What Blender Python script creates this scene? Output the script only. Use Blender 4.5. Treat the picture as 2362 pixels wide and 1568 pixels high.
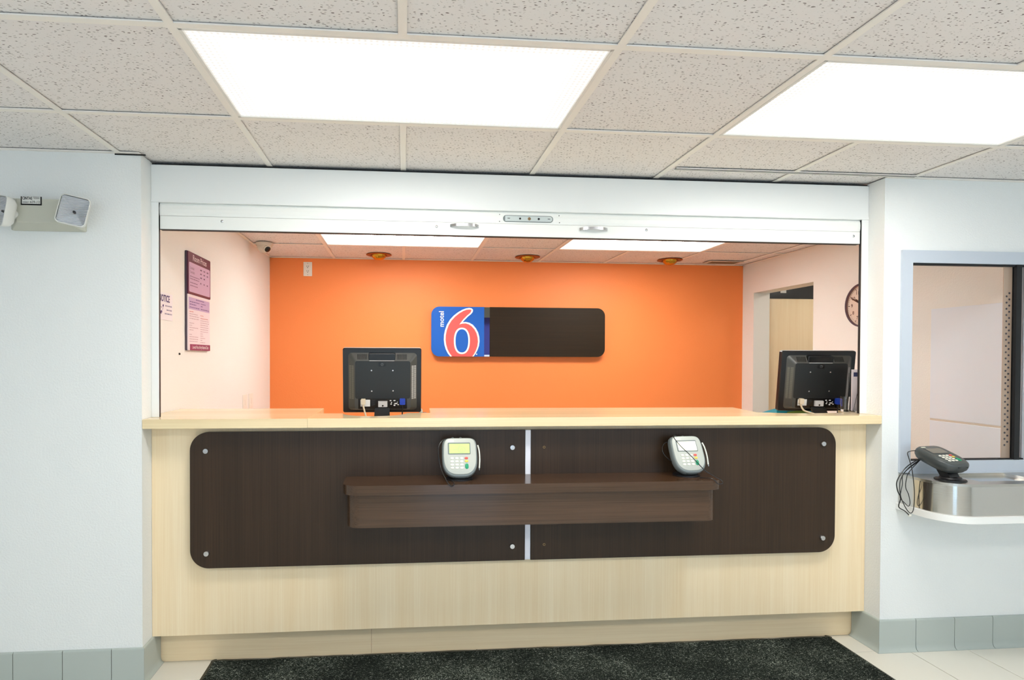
import bpy, bmesh, math, random
from mathutils import Vector, Matrix

random.seed(7)
for o in list(bpy.data.objects):
    bpy.data.objects.remove(o, do_unlink=True)
scene = bpy.context.scene
COL = scene.collection

# ------------------------------------------------------------------ camera
W, H_PX = 2362.0, 1568.0
F_PX, CX, CY = 1360.567, 1050.340, 842.558
cam_data = bpy.data.cameras.new('camera')
cam = bpy.data.objects.new('camera', cam_data)
COL.objects.link(cam)
right = Vector((0.99626124, -0.0863245, 0.00340776)).normalized()
fwd = Vector((0.08636141, 0.99618149, -0.01281198)).normalized()
up = right.cross(fwd).normalized()
M = Matrix((right, up, -fwd)).transposed().to_4x4()
M.translation = Vector((0.00646, -2.66603, 1.42172))
cam.matrix_world = M
cam_data.sensor_fit = 'HORIZONTAL'
cam_data.sensor_width = 36.0
cam_data.lens = F_PX / W * 36.0
cam_data.shift_x = (W / 2 - CX) / W
cam_data.shift_y = (CY - H_PX / 2) / W
cam_data.clip_start = 0.02
scene.camera = cam

# ------------------------------------------------------------------ light and exposure
world = bpy.data.worlds.new('daylight'); scene.world = world
world.use_nodes = True
bg = world.node_tree.nodes['Background']
bg.inputs[0].default_value = (0.60, 0.80, 1.0, 1)
bg.inputs[1].default_value = 1.9
LENS_POWER = 19.0
vs = scene.view_settings
vs.view_transform = 'Standard'; vs.look = 'None'; vs.gamma = 1.0
vs.use_curve_mapping = False
vs.exposure = 0.48

# ------------------------------------------------------------------ dimensions
T = 0.6096
HC = 2.2954                      # ceiling height
G = -0.4324                      # ceiling row line in front of the wall
XL, XR = -1.1282, 2.3147         # opening edges in the front wall
YH = 0.0974                      # face of the shutter hood and counter front
YREAR = 2.64
XOL, XOR = -1.17, 3.18           # office side walls
X0, X1 = -4 * T, 7 * T           # lobby side walls
Y0 = G - 6 * T                   # lobby wall behind the camera
ZT = 1.149                       # counter height

# ------------------------------------------------------------------ helpers
def finish(bm, name, smooth=False, angle=35):
    bmesh.ops.recalc_face_normals(bm, faces=bm.faces)
    me = bpy.data.meshes.new(name)
    bm.to_mesh(me); bm.free()
    if smooth:
        for p in me.polygons:
            p.use_smooth = True
        if hasattr(me, 'set_sharp_from_angle'):
            me.set_sharp_from_angle(angle=math.radians(angle))
    return me

def obj(name, bm, mat, parent=None, smooth=False, loc=None, angle=35):
    me = finish(bm, name, smooth, angle) if isinstance(bm, bmesh.types.BMesh) else bm
    if mat is not None:
        me.materials.clear(); me.materials.append(mat)
    o = bpy.data.objects.new(name, me)
    COL.objects.link(o)
    if parent is not None:
        o.parent = parent
    if loc is not None:
        o.location = loc
    return o

def inst(src, parent, loc=None, rot=None):
    o = src.copy(); COL.objects.link(o); o.parent = parent
    if loc is not None: o.location = loc
    if rot is not None: o.rotation_euler = rot
    return o

def tag(o, label, cat, group=None):
    o['label'] = label; o['category'] = cat
    if group: o['group'] = group
    return o

def thing(name, label, cat, loc=(0, 0, 0), rotz=0.0, group=None):
    o = bpy.data.objects.new(name, None)
    COL.objects.link(o)
    o.empty_display_size = 0.1
    o.location = loc; o.rotation_euler = (0, 0, rotz)
    return tag(o, label, cat, group)

def struct(name, bm, mat, label=None, parent=None):
    o = obj(name, bm, mat, parent)
    o['kind'] = 'structure'
    if label: o['label'] = label
    return o

def NB(): return bmesh.new()

def box(bm, x0, x1, y0, y1, z0, z1, bev=0.0, seg=2):
    r = bmesh.ops.create_cube(bm, size=1.0)
    vs_ = r['verts']
    bmesh.ops.scale(bm, vec=(abs(x1 - x0), abs(y1 - y0), abs(z1 - z0)), verts=vs_)
    bmesh.ops.translate(bm, vec=((x0 + x1) / 2, (y0 + y1) / 2, (z0 + z1) / 2), verts=vs_)
    if bev > 0:
        es = list({e for v in vs_ for e in v.link_edges})
        bmesh.ops.bevel(bm, geom=es, offset=bev, segments=seg, affect='EDGES', profile=0.5)
    return bm

def bx(*a, **k): return box(NB(), *a, **k)

def loft(bm, rings, cap0=True, cap1=True):
    vr = [[bm.verts.new(p) for p in r] for r in rings]
    n = len(rings[0])
    for a, b in zip(vr, vr[1:]):
        for i in range(n):
            bm.faces.new((a[i], a[(i + 1) % n], b[(i + 1) % n], b[i]))
    if cap0: bm.faces.new(vr[0])
    if cap1: bm.faces.new(list(reversed(vr[-1])))
    return bm

def prism(bm, pts, fn, d0, d1):
    """extrude a 2-D outline; fn(u, v, d) gives the point"""
    return loft(bm, [[fn(u, v, d0) for u, v in pts], [fn(u, v, d1) for u, v in pts]])

FXZ = lambda u, v, d: (u, d, v)       # outline in X,Z, depth in Y
FXY = lambda u, v, d: (u, v, d)       # outline in X,Y, depth in Z
FYZ = lambda u, v, d: (d, u, v)       # outline in Y,Z, depth in X

def rrect(x0, x1, z0, z1, r, n=8):
    """rounded rectangle; r is one radius or (bl, br, tr, tl)"""
    rs = r if isinstance(r, (tuple, list)) else (r,) * 4
    out = []
    for (cx, cz, a0), rr in zip(((x0, z0, 180), (x1, z0, 270), (x1, z1, 0), (x0, z1, 90)), rs):
        if rr <= 0:
            out.append((cx, cz)); continue
        ox = cx + rr if cx == x0 else cx - rr
        oz = cz + rr if cz == z0 else cz - rr
        for k in range(n + 1):
            a = math.radians(a0 + 90 * k / n)
            out.append((ox + rr * math.cos(a), oz + rr * math.sin(a)))
    return out

def ellipse(cx, cy, rx, ry, n=32, p=2.0):
    o = []
    for k in range(n):
        a = 2 * math.pi * k / n
        c, s = math.cos(a), math.sin(a)
        o.append((cx + rx * math.copysign(abs(c) ** (2 / p), c), cy + ry * math.copysign(abs(s) ** (2 / p), s)))
    return o

def cyl(bm, c, axis, r, h, n=20, r2=None):
    """cylinder from c along axis by h"""
    a = Vector(axis).normalized()
    t = Vector((0, 0, 1)) if abs(a.z) < .9 else Vector((1, 0, 0))
    e1 = a.cross(t).normalized(); e2 = a.cross(e1)
    c = Vector(c); r2 = r if r2 is None else r2
    ring = lambda rr, d: [c + a * d + e1 * rr * math.cos(2 * math.pi * k / n) + e2 * rr * math.sin(2 * math.pi * k / n) for k in range(n)]
    return loft(bm, [ring(r, 0), ring(r2, h)])

def lathe(bm, c, axis, prof, n=28):
    a = Vector(axis).normalized()
    t = Vector((0, 0, 1)) if abs(a.z) < .9 else Vector((1, 0, 0))
    e1 = a.cross(t).normalized(); e2 = a.cross(e1); c = Vector(c)
    return loft(bm, [[c + a * d + (e1 * math.cos(2 * math.pi * k / n) + e2 * math.sin(2 * math.pi * k / n)) * max(r, 1e-4) for k in range(n)] for r, d in prof])

def spline(pts, sub=6):
    P = [Vector(p) for p in pts]
    Q = [P[0] * 2 - P[1]] + P + [P[-1] * 2 - P[-2]]
    out = []
    for i in range(1, len(Q) - 2):
        p0, p1, p2, p3 = Q[i - 1:i + 3]
        for k in range(sub):
            t = k / sub
            out.append(0.5 * (2 * p1 + (p2 - p0) * t + (2 * p0 - 5 * p1 + 4 * p2 - p3) * t * t + (3 * p1 - p0 - 3 * p2 + p3) * t ** 3))
    out.append(P[-1])
    return out

def tube(bm, pts, r, n=8, sub=6):
    P = spline(pts, sub) if sub else [Vector(p) for p in pts]
    rings = []
    prev = None
    for i, p in enumerate(P):
        d = (P[min(i + 1, len(P) - 1)] - P[max(i - 1, 0)]).normalized()
        if prev is None:
            t = Vector((0, 0, 1)) if abs(d.z) < .9 else Vector((1, 0, 0))
            e = d.cross(t).normalized()
        else:
            e = (prev - d * prev.dot(d)).normalized()
        prev = e
        f = d.cross(e)
        rings.append([p + e * r * math.cos(2 * math.pi * k / n) + f * r * math.sin(2 * math.pi * k / n) for k in range(n)])
    return loft(bm, rings)

def quad(bm, a, b, c, d):
    bm.faces.new([bm.verts.new(p) for p in (a, b, c, d)])

def text_mesh(s, size, bold=0.0, sx=1.0, align='CENTER', space=1.0, extrude=0.0):
    cu = bpy.data.curves.new('lettering', 'FONT')
    cu.body = s; cu.size = size; cu.offset = bold; cu.align_x = align; cu.align_y = 'CENTER'
    cu.space_character = space; cu.resolution_u = 3; cu.extrude = extrude
    t = bpy.data.objects.new('lettering', cu)
    COL.objects.link(t)
    dg = bpy.context.evaluated_depsgraph_get()
    me = bpy.data.meshes.new_from_object(t.evaluated_get(dg))
    bpy.data.objects.remove(t, do_unlink=True)
    bpy.data.curves.remove(cu)
    if sx != 1.0:
        for v in me.vertices: v.co.x *= sx
    return me

def place_text(name, s, size, fn, mat, parent, bold=0.0, sx=1.0, align='CENTER', rot=0.0, at=(0, 0), d=0.0, space=1.0):
    me = text_mesh(s, size, bold, sx, align, space)
    c, sn = math.cos(rot), math.sin(rot)
    for v in me.vertices:
        u, w = v.co.x, v.co.y
        v.co = fn(at[0] + u * c - w * sn, at[1] + u * sn + w * c, d)
    return obj(name, me, mat, parent)

# ------------------------------------------------------------------ materials
def mat(name, col, rough=0.5, metal=0.0, spec=0.5, emit=None, estr=0.0):
    m = bpy.data.materials.new(name); m.use_nodes = True
    b = m.node_tree.nodes['Principled BSDF']
    b.inputs['Base Color'].default_value = (*col, 1)
    b.inputs['Roughness'].default_value = rough
    b.inputs['Metallic'].default_value = metal
    b.inputs['Specular IOR Level'].default_value = spec
    if emit:
        b.inputs['Emission Color'].default_value = (*emit, 1)
        b.inputs['Emission Strength'].default_value = estr
    return m

def nodes(m):
    nt = m.node_tree
    return nt, nt.nodes, nt.links, nt.nodes['Principled BSDF']

def srgb(r, g, b):
    f = lambda c: (c / 255 / 12.92) if c / 255 <= .04045 else ((c / 255 + .055) / 1.055) ** 2.4
    return (f(r), f(g), f(b))

def coord(nt, scale=(1, 1, 1), kind='Object', rot=(0, 0, 0)):
    tc = nt.nodes.new('ShaderNodeTexCoord'); mp = nt.nodes.new('ShaderNodeMapping')
    mp.inputs['Scale'].default_value = scale; mp.inputs['Rotation'].default_value = rot
    nt.links.new(tc.outputs[kind], mp.inputs['Vector'])
    return mp.outputs['Vector']

def noise(nt, vec, scale, detail=3, rough=0.5, dist=0.0):
    n = nt.nodes.new('ShaderNodeTexNoise')
    n.inputs['Scale'].default_value = scale; n.inputs['Detail'].default_value = detail
    n.inputs['Roughness'].default_value = rough; n.inputs['Distortion'].default_value = dist
    nt.links.new(vec, n.inputs['Vector'])
    return n.outputs['Fac']

def ramp(nt, fac, stops, interp='LINEAR'):
    r = nt.nodes.new('ShaderNodeValToRGB')
    r.color_ramp.interpolation = interp
    e = r.color_ramp.elements
    while len(e) < len(stops): e.new(0.5)
    for x, (p, c) in zip(e, stops):
        x.position = p; x.color = (*c, 1) if len(c) == 3 else c
    nt.links.new(fac, r.inputs['Fac'])
    return r.outputs['Color']

def bump(nt, h, strength, dist=0.002):
    b = nt.nodes.new('ShaderNodeBump')
    b.inputs['Strength'].default_value = strength; b.inputs['Distance'].default_value = dist
    nt.links.new(h, b.inputs['Height'])
    return b.outputs['Normal']

def wallpaint(name, col, rough=0.6, bs=0.6, spec=0.3):
    m = mat(name, col, rough, spec=spec)
    nt, N, L, b = nodes(m)
    v = coord(nt)
    L.new(bump(nt, noise(nt, v, 120, 3, .55), bs, 0.003), b.inputs['Normal'])
    return m

def wood(name, c0, c1, axis, rough=0.35, fine=1.0, spec=0.5, coarse=0.5):
    """fine straight-grained laminate, grain along axis"""
    m = mat(name, c0, rough, spec=spec)
    nt, N, L, b = nodes(m)
    s = [150 * fine, 150 * fine, 150 * fine]; s['XYZ'.index(axis)] = 2.2
    s2 = [14, 14, 14]; s2['XYZ'.index(axis)] = 0.7
    a = noise(nt, coord(nt, s), 1.0, 3, .6)
    c = noise(nt, coord(nt, s2), 1.0, 2, .5, .3)
    mx = N.new('ShaderNodeMath'); mx.operation = 'MULTIPLY_ADD'
    L.new(c, mx.inputs[0]); mx.inputs[1].default_value = coarse
    mm = N.new('ShaderNodeMath'); mm.operation = 'MULTIPLY'; L.new(a, mm.inputs[0]); mm.inputs[1].default_value = 1 - coarse
    L.new(mm.outputs[0], mx.inputs[2])
    L.new(ramp(nt, mx.outputs[0], [(0.30, c1), (0.66, c0)]), b.inputs['Base Color'])
    L.new(bump(nt, a, 0.06, 0.001), b.inputs['Normal'])
    return m

M_WALL = wallpaint('white_wall_paint', srgb(236, 238, 236))
M_CREAM = wallpaint('cream_wall_paint', srgb(240, 240, 236))
M_ORANGE = wallpaint('orange_wall_paint', srgb(248, 142, 76), 0.5, 0.3, 0.4)
M_REVEAL = wallpaint('white_reveal_paint', srgb(236, 235, 228), 0.5, 0.15)
M_SHUT = mat('white_powder_coat', srgb(236, 238, 236), 0.35)
M_SHUT2 = mat('white_slat_coat', srgb(240, 241, 236), 0.3)
M_BLACK = mat('black_rubber', srgb(18, 18, 20), 0.6)
M_DARKGAP = mat('dark_recess', srgb(14, 13, 12), 0.9)
M_CHROME = mat('brushed_chrome', srgb(200, 200, 202), 0.25, 1.0)
M_STEEL = mat('stainless_steel', srgb(200, 198, 194), 0.13, 1.0)
nt, N, L, b = nodes(M_STEEL)
L.new(bump(nt, noise(nt, coord(nt, (3, 3, 600)), 1.0, 2), 0.05, 0.001), b.inputs['Normal'])
M_STEELTOP = mat('stainless_top', srgb(190, 188, 182), 0.3, 1.0)
M_MAPLE_V = wood('maple_laminate_vertical', srgb(252, 232, 196), srgb(241, 214, 170), 'Z')
M_MAPLE_H = wood('maple_laminate_horizontal', srgb(250, 228, 190), srgb(236, 208, 164), 'X')
M_MAPLE_TOP = wood('maple_countertop', srgb(242, 222, 180), srgb(230, 205, 160), 'X', rough=0.16)
M_DARK_V = wood('espresso_laminate_vertical', srgb(62, 45, 31), srgb(43, 31, 20), 'Z', rough=0.36, fine=2.0, coarse=0.3, spec=0.3)
M_DARK_H = wood('espresso_laminate_horizontal', srgb(86, 62, 44), srgb(58, 41, 28), 'X', rough=0.17, fine=2.0, coarse=0.3)
M_SIGNDARK = wood('espresso_sign_face', srgb(46, 35, 21), srgb(36, 27, 16), 'X', rough=0.5, fine=2.0, coarse=0.3, spec=0.2)
M_STRIP = mat('white_acrylic', srgb(238, 238, 246), 0.3)
M_TILE = mat('ivory_floor_tile', srgb(226, 222, 210), 0.18)
M_GROUT = mat('dark_grout', srgb(92, 84, 72), 0.9)
M_COVE = mat('grey_cove_tile', srgb(176, 184, 178), 0.15)
M_TEE = mat('cream_grid_enamel', srgb(243, 238, 230), 0.45)
M_SCREEN_OFF = mat('screen_unlit', srgb(112, 108, 96), 0.15)
M_SCREEN_G = mat('screen_green', srgb(170, 205, 120), 0.2, emit=srgb(165, 225, 115), estr=0.6)
M_SCREEN_W = mat('screen_white', srgb(225, 228, 205), 0.2, emit=srgb(240, 240, 215), estr=0.75)
M_SCREEN_MARK = mat('screen_mark', srgb(150, 188, 110), 0.3, emit=srgb(170, 205, 125), estr=0.5)

# ceiling tile with fissures
M_CTILE = mat('fissured_ceiling_tile', srgb(240, 233, 228), 0.85, spec=0.2)
nt, N, L, b = nodes(M_CTILE)
geo = N.new('ShaderNodeNewGeometry')
mp = N.new('ShaderNodeMapping'); mp.inputs['Scale'].default_value = (74, 165, 1)
mp.inputs['Rotation'].default_value = (0, 0, 0.12)
L.new(geo.outputs['Position'], mp.inputs['Vector'])
dn = N.new('ShaderNodeTexNoise'); dn.inputs['Scale'].default_value = 0.55; dn.inputs['Detail'].default_value = 2
L.new(mp.outputs['Vector'], dn.inputs['Vector'])
va = N.new('ShaderNodeVectorMath'); va.operation = 'MULTIPLY_ADD'
L.new(dn.outputs['Color'], va.inputs[0]); va.inputs[1].default_value = (1.6, 1.6, 0); L.new(mp.outputs['Vector'], va.inputs[2])
vo = N.new('ShaderNodeTexVoronoi'); vo.voronoi_dimensions = '2D'; vo.inputs['Scale'].default_value = 1.0
L.new(va.outputs[0], vo.inputs['Vector'])
sx_ = N.new('ShaderNodeSeparateColor'); L.new(vo.outputs['Color'], sx_.inputs[0])
rd = N.new('ShaderNodeMapRange'); rd.inputs['From Min'].default_value = 0.35; rd.inputs['From Max'].default_value = 1.0
rd.inputs['To Min'].default_value = 0.0; rd.inputs['To Max'].default_value = 0.34
L.new(sx_.outputs[0], rd.inputs['Value'])
lt = N.new('ShaderNodeMath'); lt.operation = 'LESS_THAN'
L.new(vo.outputs['Distance'], lt.inputs[0]); L.new(rd.outputs[0], lt.inputs[1])
mulc = N.new('ShaderNodeMath'); mulc.operation = 'MULTIPLY'; L.new(lt.outputs[0], mulc.inputs[0])
L.new(sx_.outputs[1], mulc.inputs[1])
mixc = N.new('ShaderNodeMix'); mixc.data_type = 'RGBA'
L.new(mulc.outputs[0], mixc.inputs['Factor'])
mixc.inputs['A'].default_value = (*srgb(236, 232, 230), 1); mixc.inputs['B'].default_value = (*srgb(104, 92, 86), 1)
L.new(mixc.outputs['Result'], b.inputs['Base Color'])

# prismatic troffer lens: bright over the tubes, prisms showing towards the rim
def lens_mat(name, power):
    m = mat(name, (0.22, 0.22, 0.20), 0.3)
    nt, N, L, b = nodes(m)
    tc = N.new('ShaderNodeTexCoord')
    sp = N.new('ShaderNodeSeparateXYZ'); L.new(tc.outputs['Object'], sp.inputs[0])
    def mth(op, a, bb=None, c=None):
        n = N.new('ShaderNodeMath'); n.operation = op
        for i, v in enumerate((a, bb, c)):
            if v is None: continue
            if isinstance(v, (int, float)): n.inputs[i].default_value = v
            else: L.new(v, n.inputs[i])
        return n.outputs[0]
    px_ = mth('SINE', mth('MULTIPLY', sp.outputs[0], 2 * math.pi / 0.0165))
    py_ = mth('SINE', mth('MULTIPLY', sp.outputs[1], 2 * math.pi / 0.0165))
    grid = mth('MULTIPLY_ADD', mth('ADD', px_, py_), 0.15, 1.0)
    ex = mth('SUBTRACT', 0.585, mth('ABSOLUTE', sp.outputs[0]))
    ey = mth('SUBTRACT', 0.282, mth('ABSOLUTE', sp.outputs[1]))
    ed = mth('MINIMUM', mth('MULTIPLY', ex, 0.75), mth('MULTIPLY', ey, 1.5))
    fall = mth('POWER', mth('MINIMUM', mth('DIVIDE', ed, 0.24), 1.0), 3.5)
    est = mth('MULTIPLY', mth('MULTIPLY', mth('MULTIPLY_ADD', fall, 0.963, 0.037), power), grid)
    b.inputs['Emission Color'].default_value = (1.0, 0.975, 0.925, 1)
    L.new(est, b.inputs['Emission Strength'])
    return m
M_LENS = lens_mat('prismatic_lens', LENS_POWER)
M_LENS_OFFICE = lens_mat('prismatic_lens_office', LENS_POWER * 1.35)

# clear glass
M_GLASS = bpy.data.materials.new('clear_glass'); M_GLASS.use_nodes = True
nt = M_GLASS.node_tree; N, L = nt.nodes, nt.links
N.remove(N['Principled BSDF'])
tr = N.new('ShaderNodeBsdfTransparent'); tr.inputs[0].default_value = (0.97, 0.98, 0.98, 1)
gl = N.new('ShaderNodeBsdfGlossy'); gl.inputs['Roughness'].default_value = 0.0
lw_ = N.new('ShaderNodeLayerWeight'); lw_.inputs[0].default_value = 0.5
p5 = N.new('ShaderNodeMath'); p5.operation = 'POWER'; L.new(lw_.outputs['Facing'], p5.inputs[0]); p5.inputs[1].default_value = 4.0
fr = N.new('ShaderNodeMath'); fr.operation = 'MULTIPLY_ADD'; L.new(p5.outputs[0], fr.inputs[0]); fr.inputs[1].default_value = 0.85; fr.inputs[2].default_value = 0.035
mx = N.new('ShaderNodeMixShader')
L.new(fr.outputs[0], mx.inputs[0]); L.new(tr.outputs[0], mx.inputs[1]); L.new(gl.outputs[0], mx.inputs[2])
L.new(mx.outputs[0], N['Material Output'].inputs[0])

M_ACRYL = mat('clear_acrylic', (0.95, 0.97, 0.97), 0.05)
M_ACRYL.node_tree.nodes['Principled BSDF'].inputs['Transmission Weight'].default_value = 1.0
M_ACRYL.node_tree.nodes['Principled BSDF'].inputs['IOR'].default_value = 1.3

# ribbed entrance mat
M_MAT = mat('charcoal_mat', srgb(34, 36, 34), 0.95, spec=0.1)
nt, N, L, b = nodes(M_MAT)
f1 = noise(nt, coord(nt, (110, 300, 110)), 1.0, 3, .7, 1.4)
f2 = noise(nt, coord(nt), 3.0, 2)
ad = N.new('ShaderNodeMath'); ad.operation = 'MULTIPLY_ADD'; L.new(f2, ad.inputs[0]); ad.inputs[1].default_value = 0.25; L.new(f1, ad.inputs[2])
L.new(ramp(nt, ad.outputs[0], [(0.5, srgb(15, 18, 15)), (0.70, srgb(44, 48, 43)), (0.78, srgb(150, 156, 142))]), b.inputs['Base Color'])

# ------------------------------------------------------------------ setting: floor
TS = 0.30
floor = struct('floor', bx(X0 - .2, X1 + .2, Y0 - .2, YREAR + .2, -0.10, -0.003), M_GROUT, 'pale ivory square tiled floor with dark grout')
FJX, FJY = 2.4625, 0.003
tile_me = None
xs = []
k = -20
while FJX + k * TS < X1: 
    if FJX + (k + 1) * TS > X0: xs.append(FJX + k * TS)
    k += 1
for row in range(6):
    y1 = FJY + TS * (1 - row)
    for x in xs:
        a, c = max(x, X0), min(x + TS, X1)
        if a == x and c == x + TS:
            if tile_me is None:
                bm = NB(); box(bm, -TS / 2 + .0022, TS / 2 - .0022, -TS / 2 + .0022, TS / 2 - .0022, -0.012, 0.0, bev=0.0012, seg=1)
                tile_me = finish(bm, 'tile'); tile_me.materials.append(M_TILE)
            o = bpy.data.objects.new('tile', tile_me); COL.objects.link(o); o.parent = floor
            o.location = (x + TS / 2, y1 - TS / 2, 0)
        elif c - a > .02:
            obj('tile', bx(a + .002, c - .002, y1 - TS + .002, y1 - .002, -0.012, 0.0), M_TILE, floor)
bm = NB()
for row in range(6, 17):
    y1 = FJY + TS * (1 - row)
    if y1 < Y0: break
    for x in xs:
        box(bm, max(x, X0) + .002, min(x + TS, X1) - .002, max(y1 - TS, Y0) + .002, y1 - .002, -0.012, 0.0)
o = obj('tile_field', bm, M_TILE, floor); o['kind'] = 'stuff'
struct('floor_office', bx(XOL, X1, FJY + TS, YREAR, -0.003, 0.0), mat('office_floor_vinyl', srgb(176, 166, 150), 0.4), 'plain vinyl floor behind the reception counter')

# ------------------------------------------------------------------ setting: walls
WT = 0.125
struct('wall_left', bx(X0, XL, 0, WT, 0, HC), M_WALL, 'white textured wall left of the reception opening')
WX0, WX1, WZ0, WZ1 = 2.4008, 3.125, 0.873, 1.9498       # outer edge of the window frame
bm = NB()
IX0, IX1, IZ0, IZ1 = WX0 + .03, WX1 - .03, WZ0 + .03, WZ1 - .03
box(bm, XR, IX0, 0, WT, 0, HC); box(bm, IX1, X1, 0, WT, 0, HC)
box(bm, IX0, IX1, 0, WT, 0, IZ0); box(bm, IX0, IX1, 0, WT, IZ1, HC)
struct('wall_right', bm, M_WALL, 'white textured wall with the glazed pay window')
struct('wall_rear', bx(XOL - .15, X1, YREAR, YREAR + .12, 0, HC + .165), M_ORANGE, 'bright orange wall behind the reception counter')
struct('wall_office_left', bx(XOL - .15, XOL, WT, YREAR, 0, HC + .165), M_CREAM, 'cream side wall carrying the room price board')
DY0, DY1, DZ = 1.674, 2.465, 2.025                      # doorway in the office right wall
bm = NB()
box(bm, XOR, XOR + .15, WT, DY0, 0, HC); box(bm, XOR, XOR + .15, DY1, YREAR, 0, HC); box(bm, XOR, XOR + .15, DY0, DY1, DZ, HC)
struct('wall_office_right', bm, M_CREAM, 'cream side wall with the open doorway and clock')
struct('wall_lobby_left', bx(X0 - .12, X0, Y0 - .12, WT, 0, HC + .165), M_WALL)
struct('wall_lobby_right', bx(X1, X1 + .12, Y0 - .12, YREAR, 0, HC + .165), M_WALL)
bm = NB()                                                # lobby wall behind the camera: glazed door and two windows
yb0, yb1 = Y0 - .12, Y0
for a, c in ((X0, -1.9), (-0.55, 0.0), (1.0, 1.5), (3.7, X1)):
    box(bm, a, c, yb0, yb1, 0, HC + .165)
for a, c, z in ((-1.9, -.55, .75), (1.5, 3.7, .75)):
    box(bm, a, c, yb0, yb1, 0, z); box(bm, a, c, yb0, yb1, 2.1, HC + .165)
box(bm, 0, 1.0, yb0, yb1, 2.1, HC + .165)
struct('wall_lobby_back', bm, M_WALL)

# ------------------------------------------------------------------ setting: ceiling
ceil = struct('ceiling', bx(X0 - .12, X1 + .12, Y0 - .12, YREAR + .12, HC + .16, HC + .2), M_DARKGAP, 'suspended ceiling of white fissured tiles in a cream grid')
TROF = [(-1, 0), (2, 0), (-1, 4), (2, 4), (-1, -3), (2, -3)]      # left column, row of each two by four light
cells_off = {(i + k, j) for i, j in TROF for k in (0, 1)}
ct_me = None
rowY = lambda j: G + (j - 1) * T
for j in range(-5, 7):
    for i in range(-4, 7):
        if (i, j) in cells_off: continue
        y0, y1 = rowY(j), min(rowY(j + 1), YREAR)
        if y1 - y0 > T - .001:
            if ct_me is None:
                bm = NB(); box(bm, -T / 2 + .004, T / 2 - .004, -T / 2 + .004, T / 2 - .004, 0.006, 0.020, bev=.0015, seg=1)
                ct_me = finish(bm, 'ceiling_tile'); ct_me.materials.append(M_CTILE)
            o = bpy.data.objects.new('ceiling_tile', ct_me); COL.objects.link(o); o.parent = ceil
            # lay-in tiles never sit perfectly level
            o.location = ((i + .5) * T, (y0 + y1) / 2, HC + random.uniform(0, .0012))
        elif y1 - y0 > .05:
            obj('ceiling_tile', bx(i * T + .004, (i + 1) * T - .004, y0 + .004, y1, HC + .004, HC + .018), M_CTILE, ceil)
for j in range(-4, 7):
    obj('grid_tee', bx(X0, X1, rowY(j) - .012, rowY(j) + .012, HC - .0006, HC + .0035), M_TEE, ceil)
tee_me = None
for j in range(-5, 7):
    for i in range(-3, 7):
        if (i, j) in cells_off and (i - 1, j) in cells_off and any((i - 1, j) == t for t in TROF): continue
        y0, y1 = rowY(j) + .012, min(rowY(j + 1) - .012, YREAR)
        if y1 - y0 < .1: continue
        if abs(y1 - y0 - T + .024) < .001:
            if tee_me is None:
                tee_me = finish(bx(-.012, .012, -T / 2 + .012, T / 2 - .012, -.0006, .0035), 'grid_tee'); tee_me.materials.append(M_TEE)
            o = bpy.data.objects.new('grid_tee', tee_me); COL.objects.link(o); o.parent = ceil
            o.location = (i * T, (y0 + y1) / 2, HC)
        else:
            obj('grid_tee', bx(i * T - .012, i * T + .012, y0, y1, HC - .0006, HC + .0035), M_TEE, ceil)
# wall angles
obj('wall_angle', bx(XOL, XOR, YREAR - .030, YREAR, HC - .001, HC + .003), M_TEE, ceil)
obj('wall_angle', bx(X0, XL, -.02, 0, HC - .001, HC + .003), M_TEE, ceil)
obj('wall_angle', bx(XR, X1, -.02, 0, HC - .001, HC + .003), M_TEE, ceil)
obj('wall_angle', bx(XOL, XOL + .02, .4, YREAR, HC - .001, HC + .003), M_TEE, ceil)
obj('wall_angle', bx(XOR - .02, XOR, .4, YREAR, HC - .001, HC + .003), M_TEE, ceil)

TLAB = {(-1, 0): 'large two by four ceiling light above the card readers, left of the front pair',
        (2, 0): 'large two by four ceiling light at the upper right of the lobby',
        (-1, 4): 'office ceiling light seen under the shutter, left one by the dome camera',
        (2, 4): 'office ceiling light seen under the shutter, right one near the air register',
        (-1, -3): 'unseen lobby ceiling light added behind the viewer on the left', (2, -3): 'unseen lobby ceiling light added behind the viewer on the right'}  # this pair is added out of view to light the lobby
tro = None
lens_off = finish(bx(-.585, .585, -.282, .282, .003, .006), 'lens'); lens_off.materials.append(M_LENS_OFFICE)
for key in TROF:
    i, j = key
    t = thing('ceiling_light', TLAB[key], 'light', ((i + 1) * T, rowY(j) + T / 2, HC), 0, 'recessed ceiling lights')
    if tro is None:
        bm = NB()
        for a in (-1, 1):
            box(bm, -.597, .597, a * .283, a * .293, -.001, .05)
            box(bm, a * .587, a * .597, -.293, .293, -.001, .05)
        tro = [obj('door_frame', bm, mat('white_enamel', srgb(232, 230, 224), .35), t),
               obj('lens', bx(-.585, .585, -.282, .282, .003, .006), M_LENS, t),
               obj('housing', bx(-.6, .6, -.295, .295, .05, .12), mat('housing_steel', srgb(200, 200, 198), .5), t)]
    else:
        for p in tro:
            q = inst(p, t)
            if p.name.startswith('lens') and j == 4:
                q.data = lens_off

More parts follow.
